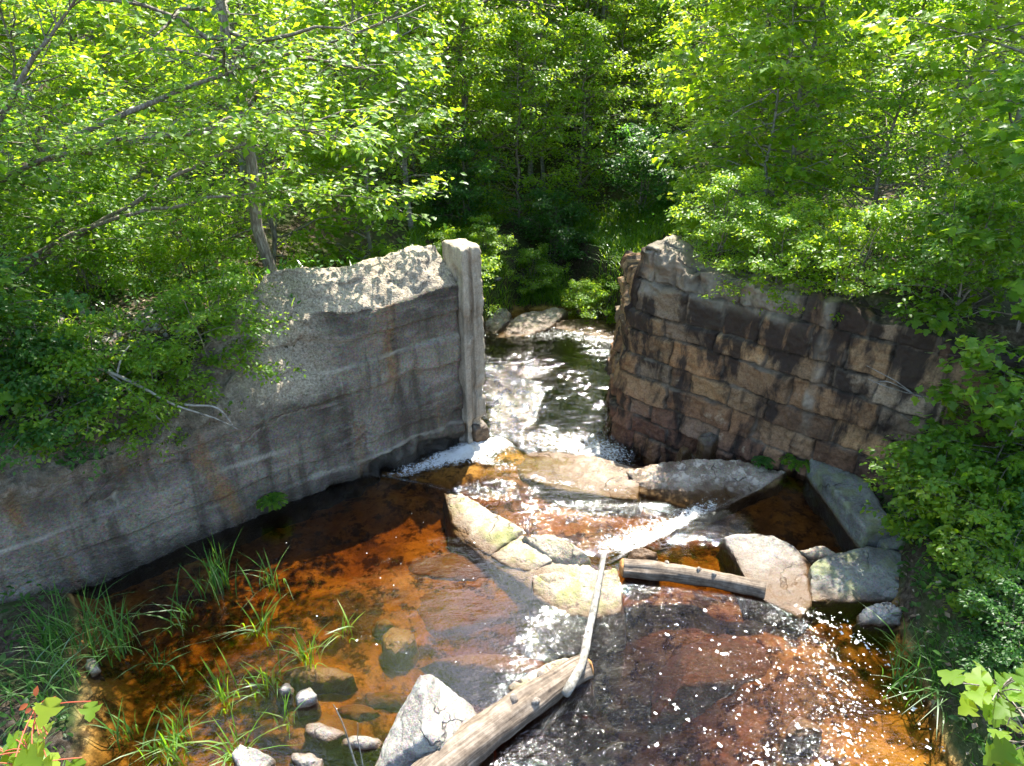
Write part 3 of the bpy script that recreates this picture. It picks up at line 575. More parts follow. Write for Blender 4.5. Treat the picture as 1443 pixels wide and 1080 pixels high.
# far end of the lower pool
rock('rock', zs((682, 470, -.95), (700, 470, -.95), (712, 455, -.8)) + ys((684, 428, 19.78), (700, 427, 19.97), (716, 440, 19.78), (722, 450, 19.59)), FR, 'pale sloping rock just right of the concrete post', amp=.06, seed=15)
rock('rock', zs((697, 476, -.98), (740, 474, -.95), (772, 462, -.9)) + ys((705, 460, 19.22), (740, 440, 19.59), (780, 436, 19.97), (800, 438, 19.87), (775, 452, 19.31)), FR, 'large tilted brown slab at the head of the lower pool', amp=.06, seed=16)
rock('rock', ys((727, 421, 21.46), (745, 418, 21.65), (768, 420, 21.46), (770, 434, 21.09), (730, 437, 21.09)), FR, 'squared far boulder behind the tilted brown slab', amp=.06, seed=17)
rock('rock', zs((782, 462, -.93), (830, 470, -.95), (880, 482, -.95)) + ys((785, 451, 19.50), (830, 450, 19.50), (880, 455, 19.31), (880, 470, 18.66)), FR, 'long low rock across the far edge of the lower pool', amp=.05, seed=18)
rock('rock', ys((856, 437, 20.34), (870, 433, 20.53), (884, 437, 20.34), (880, 452, 19.97), (858, 450, 19.97)), FR, 'pale rock between the bright bush and the stone wall', amp=.05, seed=19)
rock('rock', ys((735, 440, 20.71), (760, 436, 20.90), (772, 446, 20.53), (738, 450, 20.34)), FR, 'small broken rock between the far boulder and the tilted slab', amp=.05, seed=20)
# small and sunken stones of the near pool
small = [(432, 984, 22, 12, .10, G, 'dark rounded stone breaking the surface beside the grass'), (402, 972, 12, 8, .07, G, 'little wet stone between two tufts of grass'), (357, 1070, 26, 20, .14, G, 'pale stone at the bottom edge below the grass'),
         (457, 1030, 26, 14, .05, G, 'flat bleached stone left of the two bare twigs'), (430, 1072, 20, 12, .08, G, 'small pale stone at the bottom edge left of the twigs'), (512, 1046, 26, 10, .06, G, 'thin pale stone against the pointed boulder'),
         (128, 935, 9, 9, .16, GP, 'single whitish stone among the dark grass under the wall'), (495, 1003, 40, 12, -.12, M['sunk_red'], 'red brown slab under water left of the pointed boulder'), (548, 985, 30, 10, -.14, M['sunk_red'], 'narrow red stone under water beyond the pointed boulder'),
         (565, 902, 20, 22, -.05, M['sunk_orange'], 'orange stone lying just under the surface in mid pool'), (540, 880, 12, 8, -.07, M['sunk_orange'], 'little orange stone next to the larger orange one'), (700, 935, 62, 18, -.08, M['sunk_red'], 'broad red slab under water left of the white rock'),
         (455, 950, 40, 14, -.05, M['sunk_orange'], 'ochre stone under water behind the dark rounded stone'), (640, 850, 84, 34, -.22, M['sunk_orange'], 'wide tan slab under the middle of the pool'), (660, 800, 60, 20, -.10, M['sunk_red'], 'sunken slab off the ledge under the blue water'), (1130, 1025, 22, 12, -.05, M['sunk_orange'], 'yellow stone under the foam flecks'),
         (1010, 930, 70, 25, -.2, M['sunk_orange'], 'broad ochre slab sunk off the tilted boulder'), (420, 1030, 60, 26, -.06, M['sunk_orange'], 'yellow brown slab under shallow water by the bottom stones'), (770, 1015, 60, 30, -.35, M['sunk_red'], 'dark sunken slab beside the thick log')]
for k, (px, py, rx, ry, z, m, lab) in enumerate(small):
    an = np.arange(9) / 9 * 6.283 + k; rr = 1 + .28 * np.random.default_rng(k + 40).normal(size=9)
    z = z - .14 if z < -.05 else z
    pts = [at(px + rx * math.cos(a) * r, py + ry * math.sin(a) * r, z - .05) for a, r in zip(an, rr)] + [at(px + rx * .55 * math.cos(a), py + ry * .5 * math.sin(a) - ry * .2, z + .02 * math.sin(a * 3)) for a in an[::2]]
    rock('stone', pts, m, lab, 'stone', amp=.025, seed=60 + k, down=.45, smooth=3, grow=1.7 if z < -.05 else 1.25)
# broken blocks at the foot of the walls
for k, (px, py, z, w_, lab) in enumerate([(672, 590, .2, .16, 'brown block wedged under the concrete post'),
                                          (1005, 622, .05, .2, 'grey block fallen from the stone wall onto the ledge'), (1060, 632, .0, .16, 'dark fallen block in the shade at the stone wall foot'), (1090, 640, .05, .14, 'small block beside the fern at the stone wall foot'), (965, 636, -.1, .16, 'chunk of stone in the cleft behind the pale hump')]):
    c = at(px, py, z) if px < 700 else None
    if px < 700:
        t = (c[:2] - WL0) @ WLd; q = WL0 + WLd * t - WLn * .02; c = np.array((q[0], q[1], at(px, py, z)[2] - .1))
    else: c = at(px, py, z)
    r_ = np.random.default_rng(k + 5); cor = r_.normal(size=(14, 3)); cor = cor / np.linalg.norm(cor, axis=1)[:, None] * w_ * r_.uniform(.8, 1.25, (14, 1))
    rock('fallen_block', c + cor * np.array((1.3, 1, .6)), M['rock_dark'], lab, 'block', amp=.02, seed=90 + k, down=.3)

def log(name, path, r0, r1, label, rough=.17, seed=0, k=28, cut=None, n=60, mat='driftwood', cat='log'):
    C = curve(path, n, .0); nn = len(C); R = np.linspace(r0, r1, nn) * (1 + .11 * fbm(np.stack([np.arange(nn) * .15, np.zeros(nn), np.zeros(nn) + seed], -1), 3, seed))
    root = empty(name, tuple(C[0]), label, cat); mb = MB(); mb.tube(C - C[0], R, k, True, rough, seed)
    me = mb.mesh('stem'); V = np.vstack(mb.V); a = np.r_[np.tile(np.arange(k), nn) / k, 0, 0]; al = np.r_[np.repeat(np.linspace(0, 1, nn), k), 0, 1] * np.linalg.norm(C[-1] - C[0])
    for nm, v in (('grain', np.abs(a - .5) * 44), ('along', al)):
        x = me.attributes.new(nm, 'FLOAT', 'POINT'); x.data.foreach_set('value', v.astype(np.float32))
    obj('stem', me, M[mat], root)
    for q_ in range(3 if cut is not None else 1):
        rg = np.random.default_rng(seed * 5 + q_); i_ = int(nn * rg.uniform(.25, .85)); t_ = C[i_ + 1] - C[i_]; t_ /= np.linalg.norm(t_); sd = np.cross(t_, (0, 0, 1)) * rg.uniform(-1, 1) + np.array((0, 0, .7)); sd /= np.linalg.norm(sd)
        m3 = MB(); p_ = C[i_] - C[0]; m3.tube([p_ + sd * R[i_] * .7, p_ + sd * R[i_] * 1.05 + t_ * .01, p_ + sd * R[i_] * 1.3 + t_ * .02], [R[i_] * .38, R[i_] * .26, R[i_] * .16], 9, True, .3, q_ + seed); obj('branch_stub', m3.mesh('branch_stub'), M['bark'], root)
    if cut is not None:
        d = C[-1] - C[-2]; d /= np.linalg.norm(d); m2 = MB(); m2.tube([C[-1] - C[0] + d * .002, C[-1] - C[0] + d * .03, C[-1] - C[0] + d * .05], [R[-1] * .99, R[-1] * .9, R[-1] * .6], k, True, .1, seed)
        obj('broken_end', m2.mesh('broken_end'), M['cut_wood'], root)
    return root
log('log', [at(560, 1130, .16), at(640, 1068, .15), at(730, 1000, .13), at(800, 952, .10), at(822, 940, .06)], .20, .16, 'thick weathered log pointing into the pool from the bottom edge', seed=3, cut=1)
log('log', [at(1078, 832, .08), at(1000, 815, .09), at(930, 805, .10), at(878, 800, .11)], .12, .135, 'short straight grey log lying between the ochre rock and the tilted boulder', seed=7, cut=1)
log('stick', [at(852, 778, .42), at(846, 810, .42), at(838, 850, .34), at(830, 890, .28), at(824, 920, .27), at(818, 940, .30), at(803, 968, .30), at(797, 978, .24)], .035, .055, 'thin bent bleached stick standing over the thick log', .06, 9, 12, mat='bark_pale', cat='stick')

# ------------------------------------------------------------------ leaves and plants
LEAF4 = (np.array([(0, 0, 0), (.45, -.30, .06), (1, 0, -.10), (.45, .30, .06)]), np.array([(0, 1, 2), (0, 2, 3)]))
OVAL = (np.array([(0, 0, 0), (.25, -.24, .05), (.62, -.26, .03), (1, 0, -.12), (.62, .26, .03), (.25, .24, .05), (.5, 0, -.02)]), np.array([(6, 0, 1), (6, 1, 2), (6, 2, 3), (6, 3, 4), (6, 4, 5), (6, 5, 0)]))
_m = [(0, 0), (.08, -.30), (.30, -.34), (.26, -.56), (.55, -.40), (.62, -.22), (.78, -.24), (1.0, 0)]
MAPLE_o = _m + [(x, -y) for x, y in _m[-2:0:-1]]
MAPLE = (np.array([(x, y, .10 * abs(y) - .14 * x * x) for x, y in MAPLE_o] + [(.34, 0, -.04)]), np.array([(len(MAPLE_o), i, (i + 1) % len(MAPLE_o)) for i in range(len(MAPLE_o))]))
def leaves(P, D, N, Sz, shape=LEAF4, rng=None):
    P, D, N = (np.asarray(v, float) for v in (P, D, N)); D = D / (np.linalg.norm(D, axis=1)[:, None] + 1e-9)
    Sd = np.cross(N, D); Sd /= np.linalg.norm(Sd, axis=1)[:, None] + 1e-9; Nn = np.cross(D, Sd)
    L, T = shape; n, k = len(P), len(L); Sz = np.broadcast_to(Sz, (n,))
    V = P[:, None] + Sz[:, None, None] * (L[None, :, :1] * D[:, None] + L[None, :, 1:2] * Sd[:, None] + L[None, :, 2:] * Nn[:, None])
    F_ = T[None] + (np.arange(n) * k)[:, None, None]
    return V.reshape(-1, 3), F_.reshape(-1, 3)
def spray(P, out, rng, n, spread, size, shape, flat=0.35, droop=0.35):
    """n leaves about each point of P; out: outward direction"""
    P = np.repeat(P, n, 0); O = np.repeat(out, n, 0); m = len(P)
    P = P + rng.normal(size=(m, 3)) * np.array((1, 1, .55)) * spread
    a = rng.uniform(0, 6.283, m); D = np.stack([np.cos(a), np.sin(a), -droop + .25 * rng.normal(size=m)], -1) + O * .7
    N = np.stack([rng.normal(size=m) * flat, rng.normal(size=m) * flat, np.ones(m)], -1) + O * .25
    return leaves(P, D, N, size * rng.uniform(.6, 1.25, m), shape)
def tree_meshes(seed, h, crown0, spread, nb, sub, leaf, per, shape=LEAF4, trunk_r=.06, lean=(0, 0), stems=1, up=.35, lspread=.10, profile='round', limbs=None, bare=0.25, inner=0.0):
    rng = np.random.default_rng(seed); wood = MB(); LV = []; LT = []; nL = 0
    tips = []; outs = []
    for s in range(stems):
        a0 = rng.uniform(0, 6.28); sp = (0.0 if stems == 1 else .28 * spread)
        ex = np.array((lean[0] + sp * math.cos(a0), lean[1] + sp * math.sin(a0), h * (1 if s == 0 else rng.uniform(.65, .95))))
        b0 = np.array((math.cos(a0), math.sin(a0), 0)) * (0 if stems == 1 else .12)
        C = curve([b0 + np.array((0, 0, -.3)), b0 + ex * np.array((.25, .25, .35)), b0 + ex * np.array((.6, .6, .7)), b0 + ex], 14, .05 * h / 6 + .04, seed + s)
        R = trunk_r * (1 - .88 * np.linspace(0, 1, len(C)) ** .9); wood.tube(C, R, 8 if trunk_r > .05 else 6)
        for k in range(max(3, nb // stems)):
            t = crown0 + (1 - crown0) * ((k + rng.random()) / (nb // stems)) ** .9; t = min(t, .99)
            i = t * (len(C) - 1); i0 = int(i); B = C[i0] + (C[min(i0 + 1, len(C) - 1)] - C[i0]) * (i - i0)
            tt = (t - crown0) / (1 - crown0)
            pr = {'round': math.sin(math.pi * min(1, .18 + .82 * tt)) ** .7, 'cone': 1.05 - .9 * tt, 'vase': .35 + .65 * math.sin(math.pi * (.15 + .7 * tt)), 'flat': .75 + .25 * math.sin(3 * tt)}[profile]
            ln = spread * max(.18, pr) * rng.uniform(.7, 1.2); az = k * 2.39996 + rng.normal() * .5 + s * 1.3
            dr = np.array((math.cos(az), math.sin(az), 0)); el = up + .3 * rng.normal()
            m1 = B + dr * ln * .5 + np.array((0, 0, ln * .5 * el)); m2 = B + dr * ln + np.array((0, 0, ln * (el * .75) - .06 * ln))
            bc = curve([B, m1, m2], 7, .06 * ln, seed * 7 + k); br = trunk_r * (.42 - .25 * tt); wood.tube(bc, np.linspace(br, br * .2, len(bc)), 4, False)
            for q in range(sub):
                j = rng.uniform(bare, 1); jj = j * (len(bc) - 1); b0_ = bc[int(jj)]
                sa = az + rng.choice((-1, 1)) * rng.uniform(.3, 1.2); sln = ln * rng.uniform(.25, .5) * (1.2 - .5 * j)
                e = b0_ + np.array((math.cos(sa), math.sin(sa), .05 + .25 * rng.normal())) * sln
                tw = np.stack([b0_, (b0_ + e) / 2 + rng.normal(size=3) * .04 * sln, e]); wood.tube(tw, (br * .3, br * .2, br * .1), 3, False)
                for f in (.35, .7, 1.0): tips.append(b0_ + (e - b0_) * f); outs.append(np.array((math.cos(sa), math.sin(sa), 0)))
            tips.append(m2); outs.append(dr)
    if limbs:
        for li, (pts, r0, ntw) in enumerate(limbs):
            C = curve(pts, 26, .05, seed + li); wood.tube(C, np.linspace(r0, r0 * .12, len(C)), 8)
            for k in range(ntw):
                t = rng.uniform(.12, 1); B = C[int(t * (len(C) - 1))]; az = rng.uniform(0, 6.283); ln = rng.uniform(.4, 1.3) * (1.15 - .4 * t)
                ax = C[-1] - C[0]; ax /= np.linalg.norm(ax)
                dr = np.array((math.cos(az), math.sin(az), .35 * rng.normal())) * .8 + ax * .8
                tw = curve([B, B + dr * ln * .5 + rng.normal(size=3) * .05, B + dr * ln + np.array((0, 0, -.05 * ln))], 6, .05, seed + k); wood.tube(tw, np.linspace(r0 * .16, r0 * .04, len(tw)), 3, False)
                if rng.random() < .85:
                    for f in (2, 3, 4, 5): tips.append(tw[f]); outs.append(dr / np.linalg.norm(dr))
    tips = np.array(tips); outs = np.array(outs)
    V, T = spray(tips, outs, rng, per, lspread, leaf, shape)
    wm = wood.mesh('trunk'); lm = mesh('crown', V, [T], smooth=False); return wm, lm
PROTO = {}
def proto(key, lm, bark, **kw):
    PROTO[key] = (tree_meshes(**kw), lm, bark)
def plant(name, key, loc, rz, sc, label, cat, group=None, lmat=None):
    (wm, lmesh), lm, bark = PROTO[key]; r = empty(name, loc, label, cat, group, rz, sc if np.isscalar(sc) else 1)
    if not np.isscalar(sc): r.scale = sc
    t = bpy.data.objects.new('trunk' if 'tree' in name or 'sapling' in name else 'stem', wm); COL.objects.link(t); t.parent = r
    if not wm.materials: wm.materials.append(M[bark])
    c = bpy.data.objects.new('crown' if 'tree' in name or 'sapling' in name else 'foliage', lmesh); COL.objects.link(c); c.parent = r
    if not lmesh.materials: lmesh.materials.append(M[lm])
    if lmat and lmat != lm:
        c.material_slots[0].link = 'OBJECT'; c.material_slots[0].material = M[lmat]
    return r
def gz(x, y): return float(ground_z(np.array([float(x)]), np.array([float(y)]), False)[0])
# kinds of tree and shrub (each grown once, copied where it repeats)
proto('maple', 'leaf', 'bark', seed=1, h=6.5, crown0=.08, spread=2.0, nb=64, sub=5, leaf=.13, per=8, trunk_r=.07, lspread=.12)
proto('maple2', 'leaf_yellow', 'bark_pale', seed=2, h=8.0, crown0=.10, spread=2.1, nb=70, sub=6, leaf=.16, per=5, shape=MAPLE, trunk_r=.07, profile='vase', lspread=.13)
proto('slim', 'leaf', 'bark_pale', seed=3, h=10, crown0=.16, spread=1.6, nb=70, sub=5, leaf=.125, per=5, trunk_r=.085, profile='cone', lspread=.14)
proto('wood', 'leaf_dark', 'bark', seed=4, h=12, crown0=.28, spread=2.9, nb=64, sub=5, leaf=.17, per=5, trunk_r=.13, profile='round', lspread=.2)
proto('wood2', 'leaf_dark', 'bark_pale', seed=5, h=12, crown0=.2, spread=2.5, nb=60, sub=5, leaf=.17, per=5, trunk_r=.10, profile='vase', stems=2, lspread=.2)
proto('under', 'leaf_dark', 'bark', seed=14, h=8, crown0=.06, spread=2.5, nb=64, sub=5, leaf=.16, per=6, trunk_r=.08, profile='cone', lspread=.2)
proto('shrub', 'leaf', 'bark', seed=6, h=2.2, crown0=.05, spread=1.25, nb=44, sub=6, leaf=.095, per=8, trunk_r=.03, stems=4, up=.5, lspread=.09)
proto('shrub2', 'leaf_yellow', 'bark', seed=7, h=1.7, crown0=.02, spread=1.2, nb=40, sub=6, leaf=.085, per=9, trunk_r=.025, stems=5, up=.4, lspread=.08)
proto('alder', 'leaf', 'bark', seed=8, h=1.9, crown0=.1, spread=1.2, nb=36, sub=5, leaf=.11, per=5, shape=OVAL, trunk_r=.025, stems=4, up=.3, lspread=.08)
proto('broad', 'leaf', 'bark', seed=9, h=3.4, crown0=.12, spread=1.6, nb=34, sub=5, leaf=.17, per=5, shape=MAPLE, trunk_r=.03, up=.2, lspread=.12, profile='flat')
print('protos ok')
R_ = random.Random(4)
def put(name, key, px, Y, sc, label, cat, lmat=None, group=None, dz=0, X=None):
    x = (px - 721.5) / F * (Y / math.cos(PITCH) * .93 + .4) if X is None else X
    return plant(name, key, (x, Y, gz(x, Y) + dz), R_.uniform(0, 6.28), sc, label, cat, group, lmat)
# --- right bank, behind the stone wall
put('maple_tree', 'maple2', 0, 15.2, .85, 'bright yellow green maple nearest the corner of the stone wall', 'tree', X=5.3)
put('maple_tree', 'maple', 0, 13.8, .8, 'leafy green maple standing behind the middle of the stone wall', 'tree', X=7.0)
put('maple_tree', 'maple2', 0, 12.0, .95, 'yellow green maple over the right end of the stone wall', 'tree', X=8.0)
put('slim_tree', 'slim', 0, 15.5, .95, 'slender pale trunked tree behind the stone wall, leftmost of the slim ones', 'tree', 'leaf_yellow', X=5.9)
put('slim_tree', 'slim', 0, 14.4, 1.0, 'slender tree with a long pale trunk at the right of the picture', 'tree', 'leaf', X=8.6)
put('slim_tree', 'slim', 0, 18.5, 1.0, 'slim yellow leaved tree deeper in the right bank', 'tree', 'leaf_yellow', X=11.5)
put('maple_tree', 'maple', 0, 16.5, 1.15, 'full green maple at the far right edge', 'tree', 'leaf_yellow', X=11.6)
put('maple_tree', 'maple2', 0, 17.5, 1.1, 'light green maple leaning over the far pool from the right', 'tree', X=5.6)
put('maple_tree', 'maple', 0, 20.5, 1.2, 'mid green maple behind the far right corner of the lower pool', 'tree', X=6.6)
put('shrub', 'shrub2', 0, 12.7, .75, 'bright low shrub overhanging the stone wall near its corner', 'shrub', X=3.75, dz=.25)
put('shrub', 'shrub', 0, 11.75, .8, 'green shrub on top of the stone wall behind its middle', 'shrub', 'leaf_yellow', X=4.5)
put('shrub', 'shrub2', 0, 10.95, .85, 'yellow green shrub spilling over the stone wall near its mortar pilaster', 'shrub', X=5.4)
put('shrub', 'shrub', 0, 10.0, .9, 'dense shrub behind the lower right end of the stone wall', 'shrub', X=6.6)
put('maple_sapling', 'broad', 0, 9.3, .9, 'broad leaved maple sapling hanging over the right end of the stone wall', 'sapling', X=7.2)
put('maple_sapling', 'broad', 0, 8.2, .72, 'small maple sapling growing in front of the right end of the wall', 'sapling', X=6.75)
put('shrub', 'alder', 0, 8.6, .70, 'alder shrub with round leaves above the end of the stone sill', 'shrub', X=6.35)
put('shrub', 'alder', 0, 8.2, .78, 'loose alder shrub over the long flat boulder', 'shrub', X=6.0)
put('shrub', 'alder', 0, 7.4, .70, 'twiggy alder shrub at the right edge of the pool', 'shrub', X=6.2, lmat='leaf_yellow')
put('shrub', 'alder', 0, 6.5, .6, 'low alder shrub behind the shaded grass of the right bank', 'shrub', 'leaf', X=5.9)
put('shrub', 'shrub', 0, 5.6, .5, 'small dark bush at the lower right edge of the pool', 'shrub', 'leaf_dark', X=5.6)
put('shrub', 'alder', 0, 7.0, .8, 'alder shrub furthest right on the shady bank', 'shrub', 'leaf_dark', X=6.9)
put('shrub', 'shrub2', 0, 8.0, .85, 'leafy bush in the corner below the stone wall', 'shrub', X=7.0, lmat='leaf')
# --- left bank, behind the concrete wall
def leaning():
    l = [([(-10.2, 10.6, 2.5), atY(60, 230, 10.8), atY(165, 165, 10.9), atY(300, 105, 11.1), atY(480, 55, 11.6), atY(600, 5, 12)], .075, 44),
         ([(-9.6, 11.0, 2.6), atY(120, 330, 11.4), atY(260, 240, 11.5), atY(400, 185, 11.9), atY(560, 140, 12.6)], .06, 30),
         ([(-9.6, 11.0, 2.8), atY(110, 330, 11.0), atY(280, 285, 11.1), atY(420, 268, 11.4), atY(560, 285, 12.0)], .05, 34),
         ([(-10, 10.8, 2.6), atY(20, 130, 10.2), atY(75, 50, 10.2), atY(130, -40, 10.3)], .09, 22),
         ([(-9.8, 10.6, 2.8), atY(-60, 300, 9.9), atY(60, 230, 9.7), atY(190, 195, 9.6), atY(360, 180, 9.5), atY(500, 205, 9.3)], .06, 100)]  # last limb is an extra one, added so its leaves shade the lower-left pool
    b0 = np.array((-9.8, 10.8, 2.6)); return [([np.asarray(p) - b0 for p in pts], r, n) for pts, r, n in l], b0
lm_, b0 = leaning()
PROTO['leaning'] = (tree_meshes(seed=31, h=6.5, crown0=.3, spread=2.0, nb=26, sub=4, leaf=.12, per=10, trunk_r=.10, lspread=.12, limbs=lm_), 'leaf', 'bark')
plant('leaning_tree', 'leaning', tuple(b0), 0, 1, 'leaning tree with long bare grey limbs reaching right over the concrete wall', 'tree')
put('maple_tree', 'maple', 0, 9.9, .9, 'dark leaved maple at the left edge above the rubble', 'tree', 'leaf_dark', X=-8.6)
put('maple_tree', 'maple', 0, 13.2, .95, 'green maple behind the left part of the concrete wall', 'tree', X=-8.4)
put('maple_tree', 'maple', 0, 15.2, 1.0, 'sunlit maple behind the concrete wall left of its post', 'tree', 'leaf_yellow', X=-5.2)
put('maple_tree', 'maple2', 0, 17.0, .95, 'light green maple on the left bank of the lower pool', 'tree', 'leaf', X=-3.4)
put('maple_tree', 'maple2', 0, 16.8, 1.1, 'yellow green maple at the back left', 'tree', X=-9.3)
put('maple_tree', 'maple', 0, 14.5, 1.1, 'big green maple at the far left edge', 'tree', X=-12.0)
put('tall_tree', 'wood', 0, 12.3, .9, 'taller tree with a bare lower trunk, added behind the concrete wall for its shade', 'tree', 'leaf', X=-4.4)  # added so that its high crown throws shade on the lower-left pool
put('slim_tree', 'slim', 0, 19.0, 1.0, 'slim tree above the concrete post', 'tree', 'leaf', X=-6.6)
put('slim_tree', 'slim', 0, 20.5, 1.05, 'slim tree between the concrete post and the dark wood', 'tree', 'leaf', X=-2.9)
put('slim_tree', 'slim', 0, 20.0, 1.1, 'slim yellow green tree behind the leaning limbs', 'tree', 'leaf_yellow', X=-10.5)
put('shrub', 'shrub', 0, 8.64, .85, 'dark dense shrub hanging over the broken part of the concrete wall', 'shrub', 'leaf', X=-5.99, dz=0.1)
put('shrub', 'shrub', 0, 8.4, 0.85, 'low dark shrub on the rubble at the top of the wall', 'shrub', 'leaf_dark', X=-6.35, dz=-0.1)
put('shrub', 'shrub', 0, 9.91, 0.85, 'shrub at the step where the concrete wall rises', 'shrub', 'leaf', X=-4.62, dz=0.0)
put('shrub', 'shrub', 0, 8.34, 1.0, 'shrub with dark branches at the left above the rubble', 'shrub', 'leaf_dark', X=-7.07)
put('shrub', 'shrub2', 0, 13.4, 1.0, 'bright shrub just behind the top of the concrete wall', 'shrub', X=-3.9)
put('shrub', 'shrub2', 0, 14.5, 1.0, 'yellow green shrub beside the concrete post', 'shrub', X=-2.6)
put('shrub', 'shrub2', 0, 13.6, 1.0, 'sunlit shrub in the gap under the leaning limbs', 'shrub', X=-6.3)
put('shrub', 'shrub2', 0, 18.2, .95, 'yellow tipped shrub right of the concrete post by the lower pool', 'shrub', X=-1.5)
put('shrub', 'shrub', 0, 12.0, 1.0, 'round shrub below the lowest bare limb', 'shrub', X=-7.4)
put('shrub', 'shrub', 0, 8.88, 0.65, 'leafy shrub drooping down the face of the concrete wall below the step', 'shrub', 'leaf', X=-5.2, dz=0.3)
put('maple_sapling', 'broad', 0, 8.3, 1.0, 'broad leaved maple sapling at the left edge by the rubble', 'sapling', 'leaf', X=-7.6)
# --- far end of the pool
put('shrub', 'shrub2', 0, 19.6, .75, 'bright yellow green bush on the rocks at the end of the lower pool', 'shrub', X=2.65, dz=.25)
put('shrub', 'shrub2', 0, 20.0, .55, 'small bright bush left of the larger one beyond the lower pool', 'shrub', X=2.0, dz=.2)
put('shrub', 'shrub2', 0, 21.0, .85, 'green bush on the slope straight behind the far rocks', 'shrub', 'leaf', X=.5)
put('shrub', 'shrub2', 0, 20.2, .7, 'low yellow green bush right of the post behind the pale sloping rock', 'shrub', X=-.7)
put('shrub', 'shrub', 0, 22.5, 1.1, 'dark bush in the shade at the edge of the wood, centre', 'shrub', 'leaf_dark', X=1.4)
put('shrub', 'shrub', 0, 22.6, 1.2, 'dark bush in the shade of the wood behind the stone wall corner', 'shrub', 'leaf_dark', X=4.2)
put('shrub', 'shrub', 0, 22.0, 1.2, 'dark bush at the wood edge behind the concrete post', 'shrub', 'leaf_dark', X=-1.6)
for x_, y_, k_, lab in ((.2, 23.6, 'maple', 'young green maple at the edge of the wood left of the pool end'), (2.3, 24.6, 'maple', 'young green maple straight behind the end of the lower pool'), (5.8, 24.4, 'maple', 'young maple at the wood edge behind the stone wall corner'),
                        (1.2, 27.0, 'slim', 'slim pole tree inside the wood behind the young maples'), (3.9, 27.4, 'maple', 'bushy maple deep in the middle of the wood'), (-1.4, 22.8, 'maple', 'green maple at the wood edge above the concrete post')):
    put('maple_tree' if k_ == 'maple' else 'slim_tree', k_, 0, y_, .95, lab, 'tree', 'leaf_yellow', X=x_)
put('twin_tree', 'wood2', 0, 30.0, 1.15, 'tall twin trunked tree in the middle of the wood', 'tree', 'leaf', X=2.85)
wl = 'broadleaf tree of the dark wood behind the lower pool'; wg = 'trees of the dark wood'
WX = [(-1.5, 26), (0.6, 30), (9.2, 30), (-4.5, 27), (9.6, 26), (-8.5, 25), (-12.5, 25), (12.8, 24), (-6.5, 31), (3.8, 33), (10.5, 32), (-11.5, 31), (15.5, 29), (-16, 28), (-2.5, 34), (8, 36), (-8.5, 36), (14, 36), (-15, 35), (1.5, 38), (19, 34), (-20, 33), (-5, 39), (5, 40), (-3.2, 26.5), (-3, 29.5), (10.8, 28), (-1, 32.5), (5.5, 31), (12.5, 29), (-9.5, 28), (-13.5, 31), (-18, 30), (18, 31), (23, 32), (-24, 33), (0, 35.5), (-5.5, 35.5), (11, 39), (-11, 39), (17, 38), (-17, 39), (6, 36), (-2, 38), (3.4, 33.8), (4.4, 36.5), (2.2, 35.5), (5.2, 38.5), (7.2, 34), (0.5, 33)]
for k, (x, y) in enumerate(WX):
    y = y * .92
    plant('forest_tree', ('wood', 'wood2')[k % 2] if k < 24 else 'under', (x, y, gz(x, y)), R_.uniform(0, 6.28), R_.uniform(.9, 1.2), wl, 'tree', wg, ('leaf_yellow', 'leaf', 'leaf_yellow')[k % 3])
# --- the far wood that reads as one mass
rng = np.random.default_rng(77); n = 110000
x = rng.uniform(-38, 38, n); y = rng.uniform(37, 50, n); zt = rng.random(n) ** .8 * 17
cl = fbm(np.stack([x * .28, y * .28, zt * .3], -1), 3, 5); k = cl > -.15; x, y, zt = x[k], y[k], zt[k]; m = len(x)
V, T = leaves(np.stack([x, y, 2.5 + zt], -1), rng.normal(size=(m, 3)) * np.array((1, 1, .4)), rng.normal(size=(m, 3)) * .4 + np.array((0, 0, 1)), rng.uniform(.3, .6, m))
tag(obj('far_wood', mesh('far_wood', V, [T], False), M['leaf_yellow']), 'leafy mass of the wood closing the view far behind', 'wood', kind='stuff')

# ------------------------------------------------------------------ grasses
def blades(base, h, rng, bend=.5, w=.012, seg=5):
    n = len(base); a = rng.uniform(0, 6.283, n); d = np.stack([np.cos(a), np.sin(a), 0 * a], -1); s = np.stack([-np.sin(a), np.cos(a), 0 * a], -1)
    t = np.linspace(0, 1, seg); hh = h * rng.uniform(.5, 1.15, n); bd = bend * rng.uniform(.1, 2.0, n)
    C = base[:, None] + d[:, None] * (hh * bd)[:, None, None] * (t ** 2)[None, :, None]
    C[..., 2] += hh[:, None] * (t[None] - .35 * bd[:, None] * t[None] ** 2.5)
    wd = w * rng.uniform(.6, 1.3, n)[:, None, None] * (np.sin(np.pi * (.22 + .78 * t)) ** .8)[None, :, None]
    V = np.stack([C - s[:, None] * wd, C + s[:, None] * wd], 2); k = seg * 2
    i = (np.arange(n) * k)[:, None] + (np.arange(seg - 1) * 2)[None]; q = np.stack([i, i + 1, i + 3, i + 2], -1).reshape(-1, 4)
    return V.reshape(-1, 3), q
def tuft(px, py, z, n, h, r, label, mat='grass', seed=0, bend=.5, w=.009):
    n = int(n * .8)
    rng = np.random.default_rng(seed); c = at(px, py, z); base = np.c_[rng.normal(size=(n, 2)) * r, np.full(n, -.12)]
    V, q = blades(base, h + .12, rng, bend, w)
    tag(obj('grass_tuft', mesh('grass_tuft', V, [q]), M[mat], loc=tuple(c)), label, 'grass tuft', 'grass tufts growing in the pool')
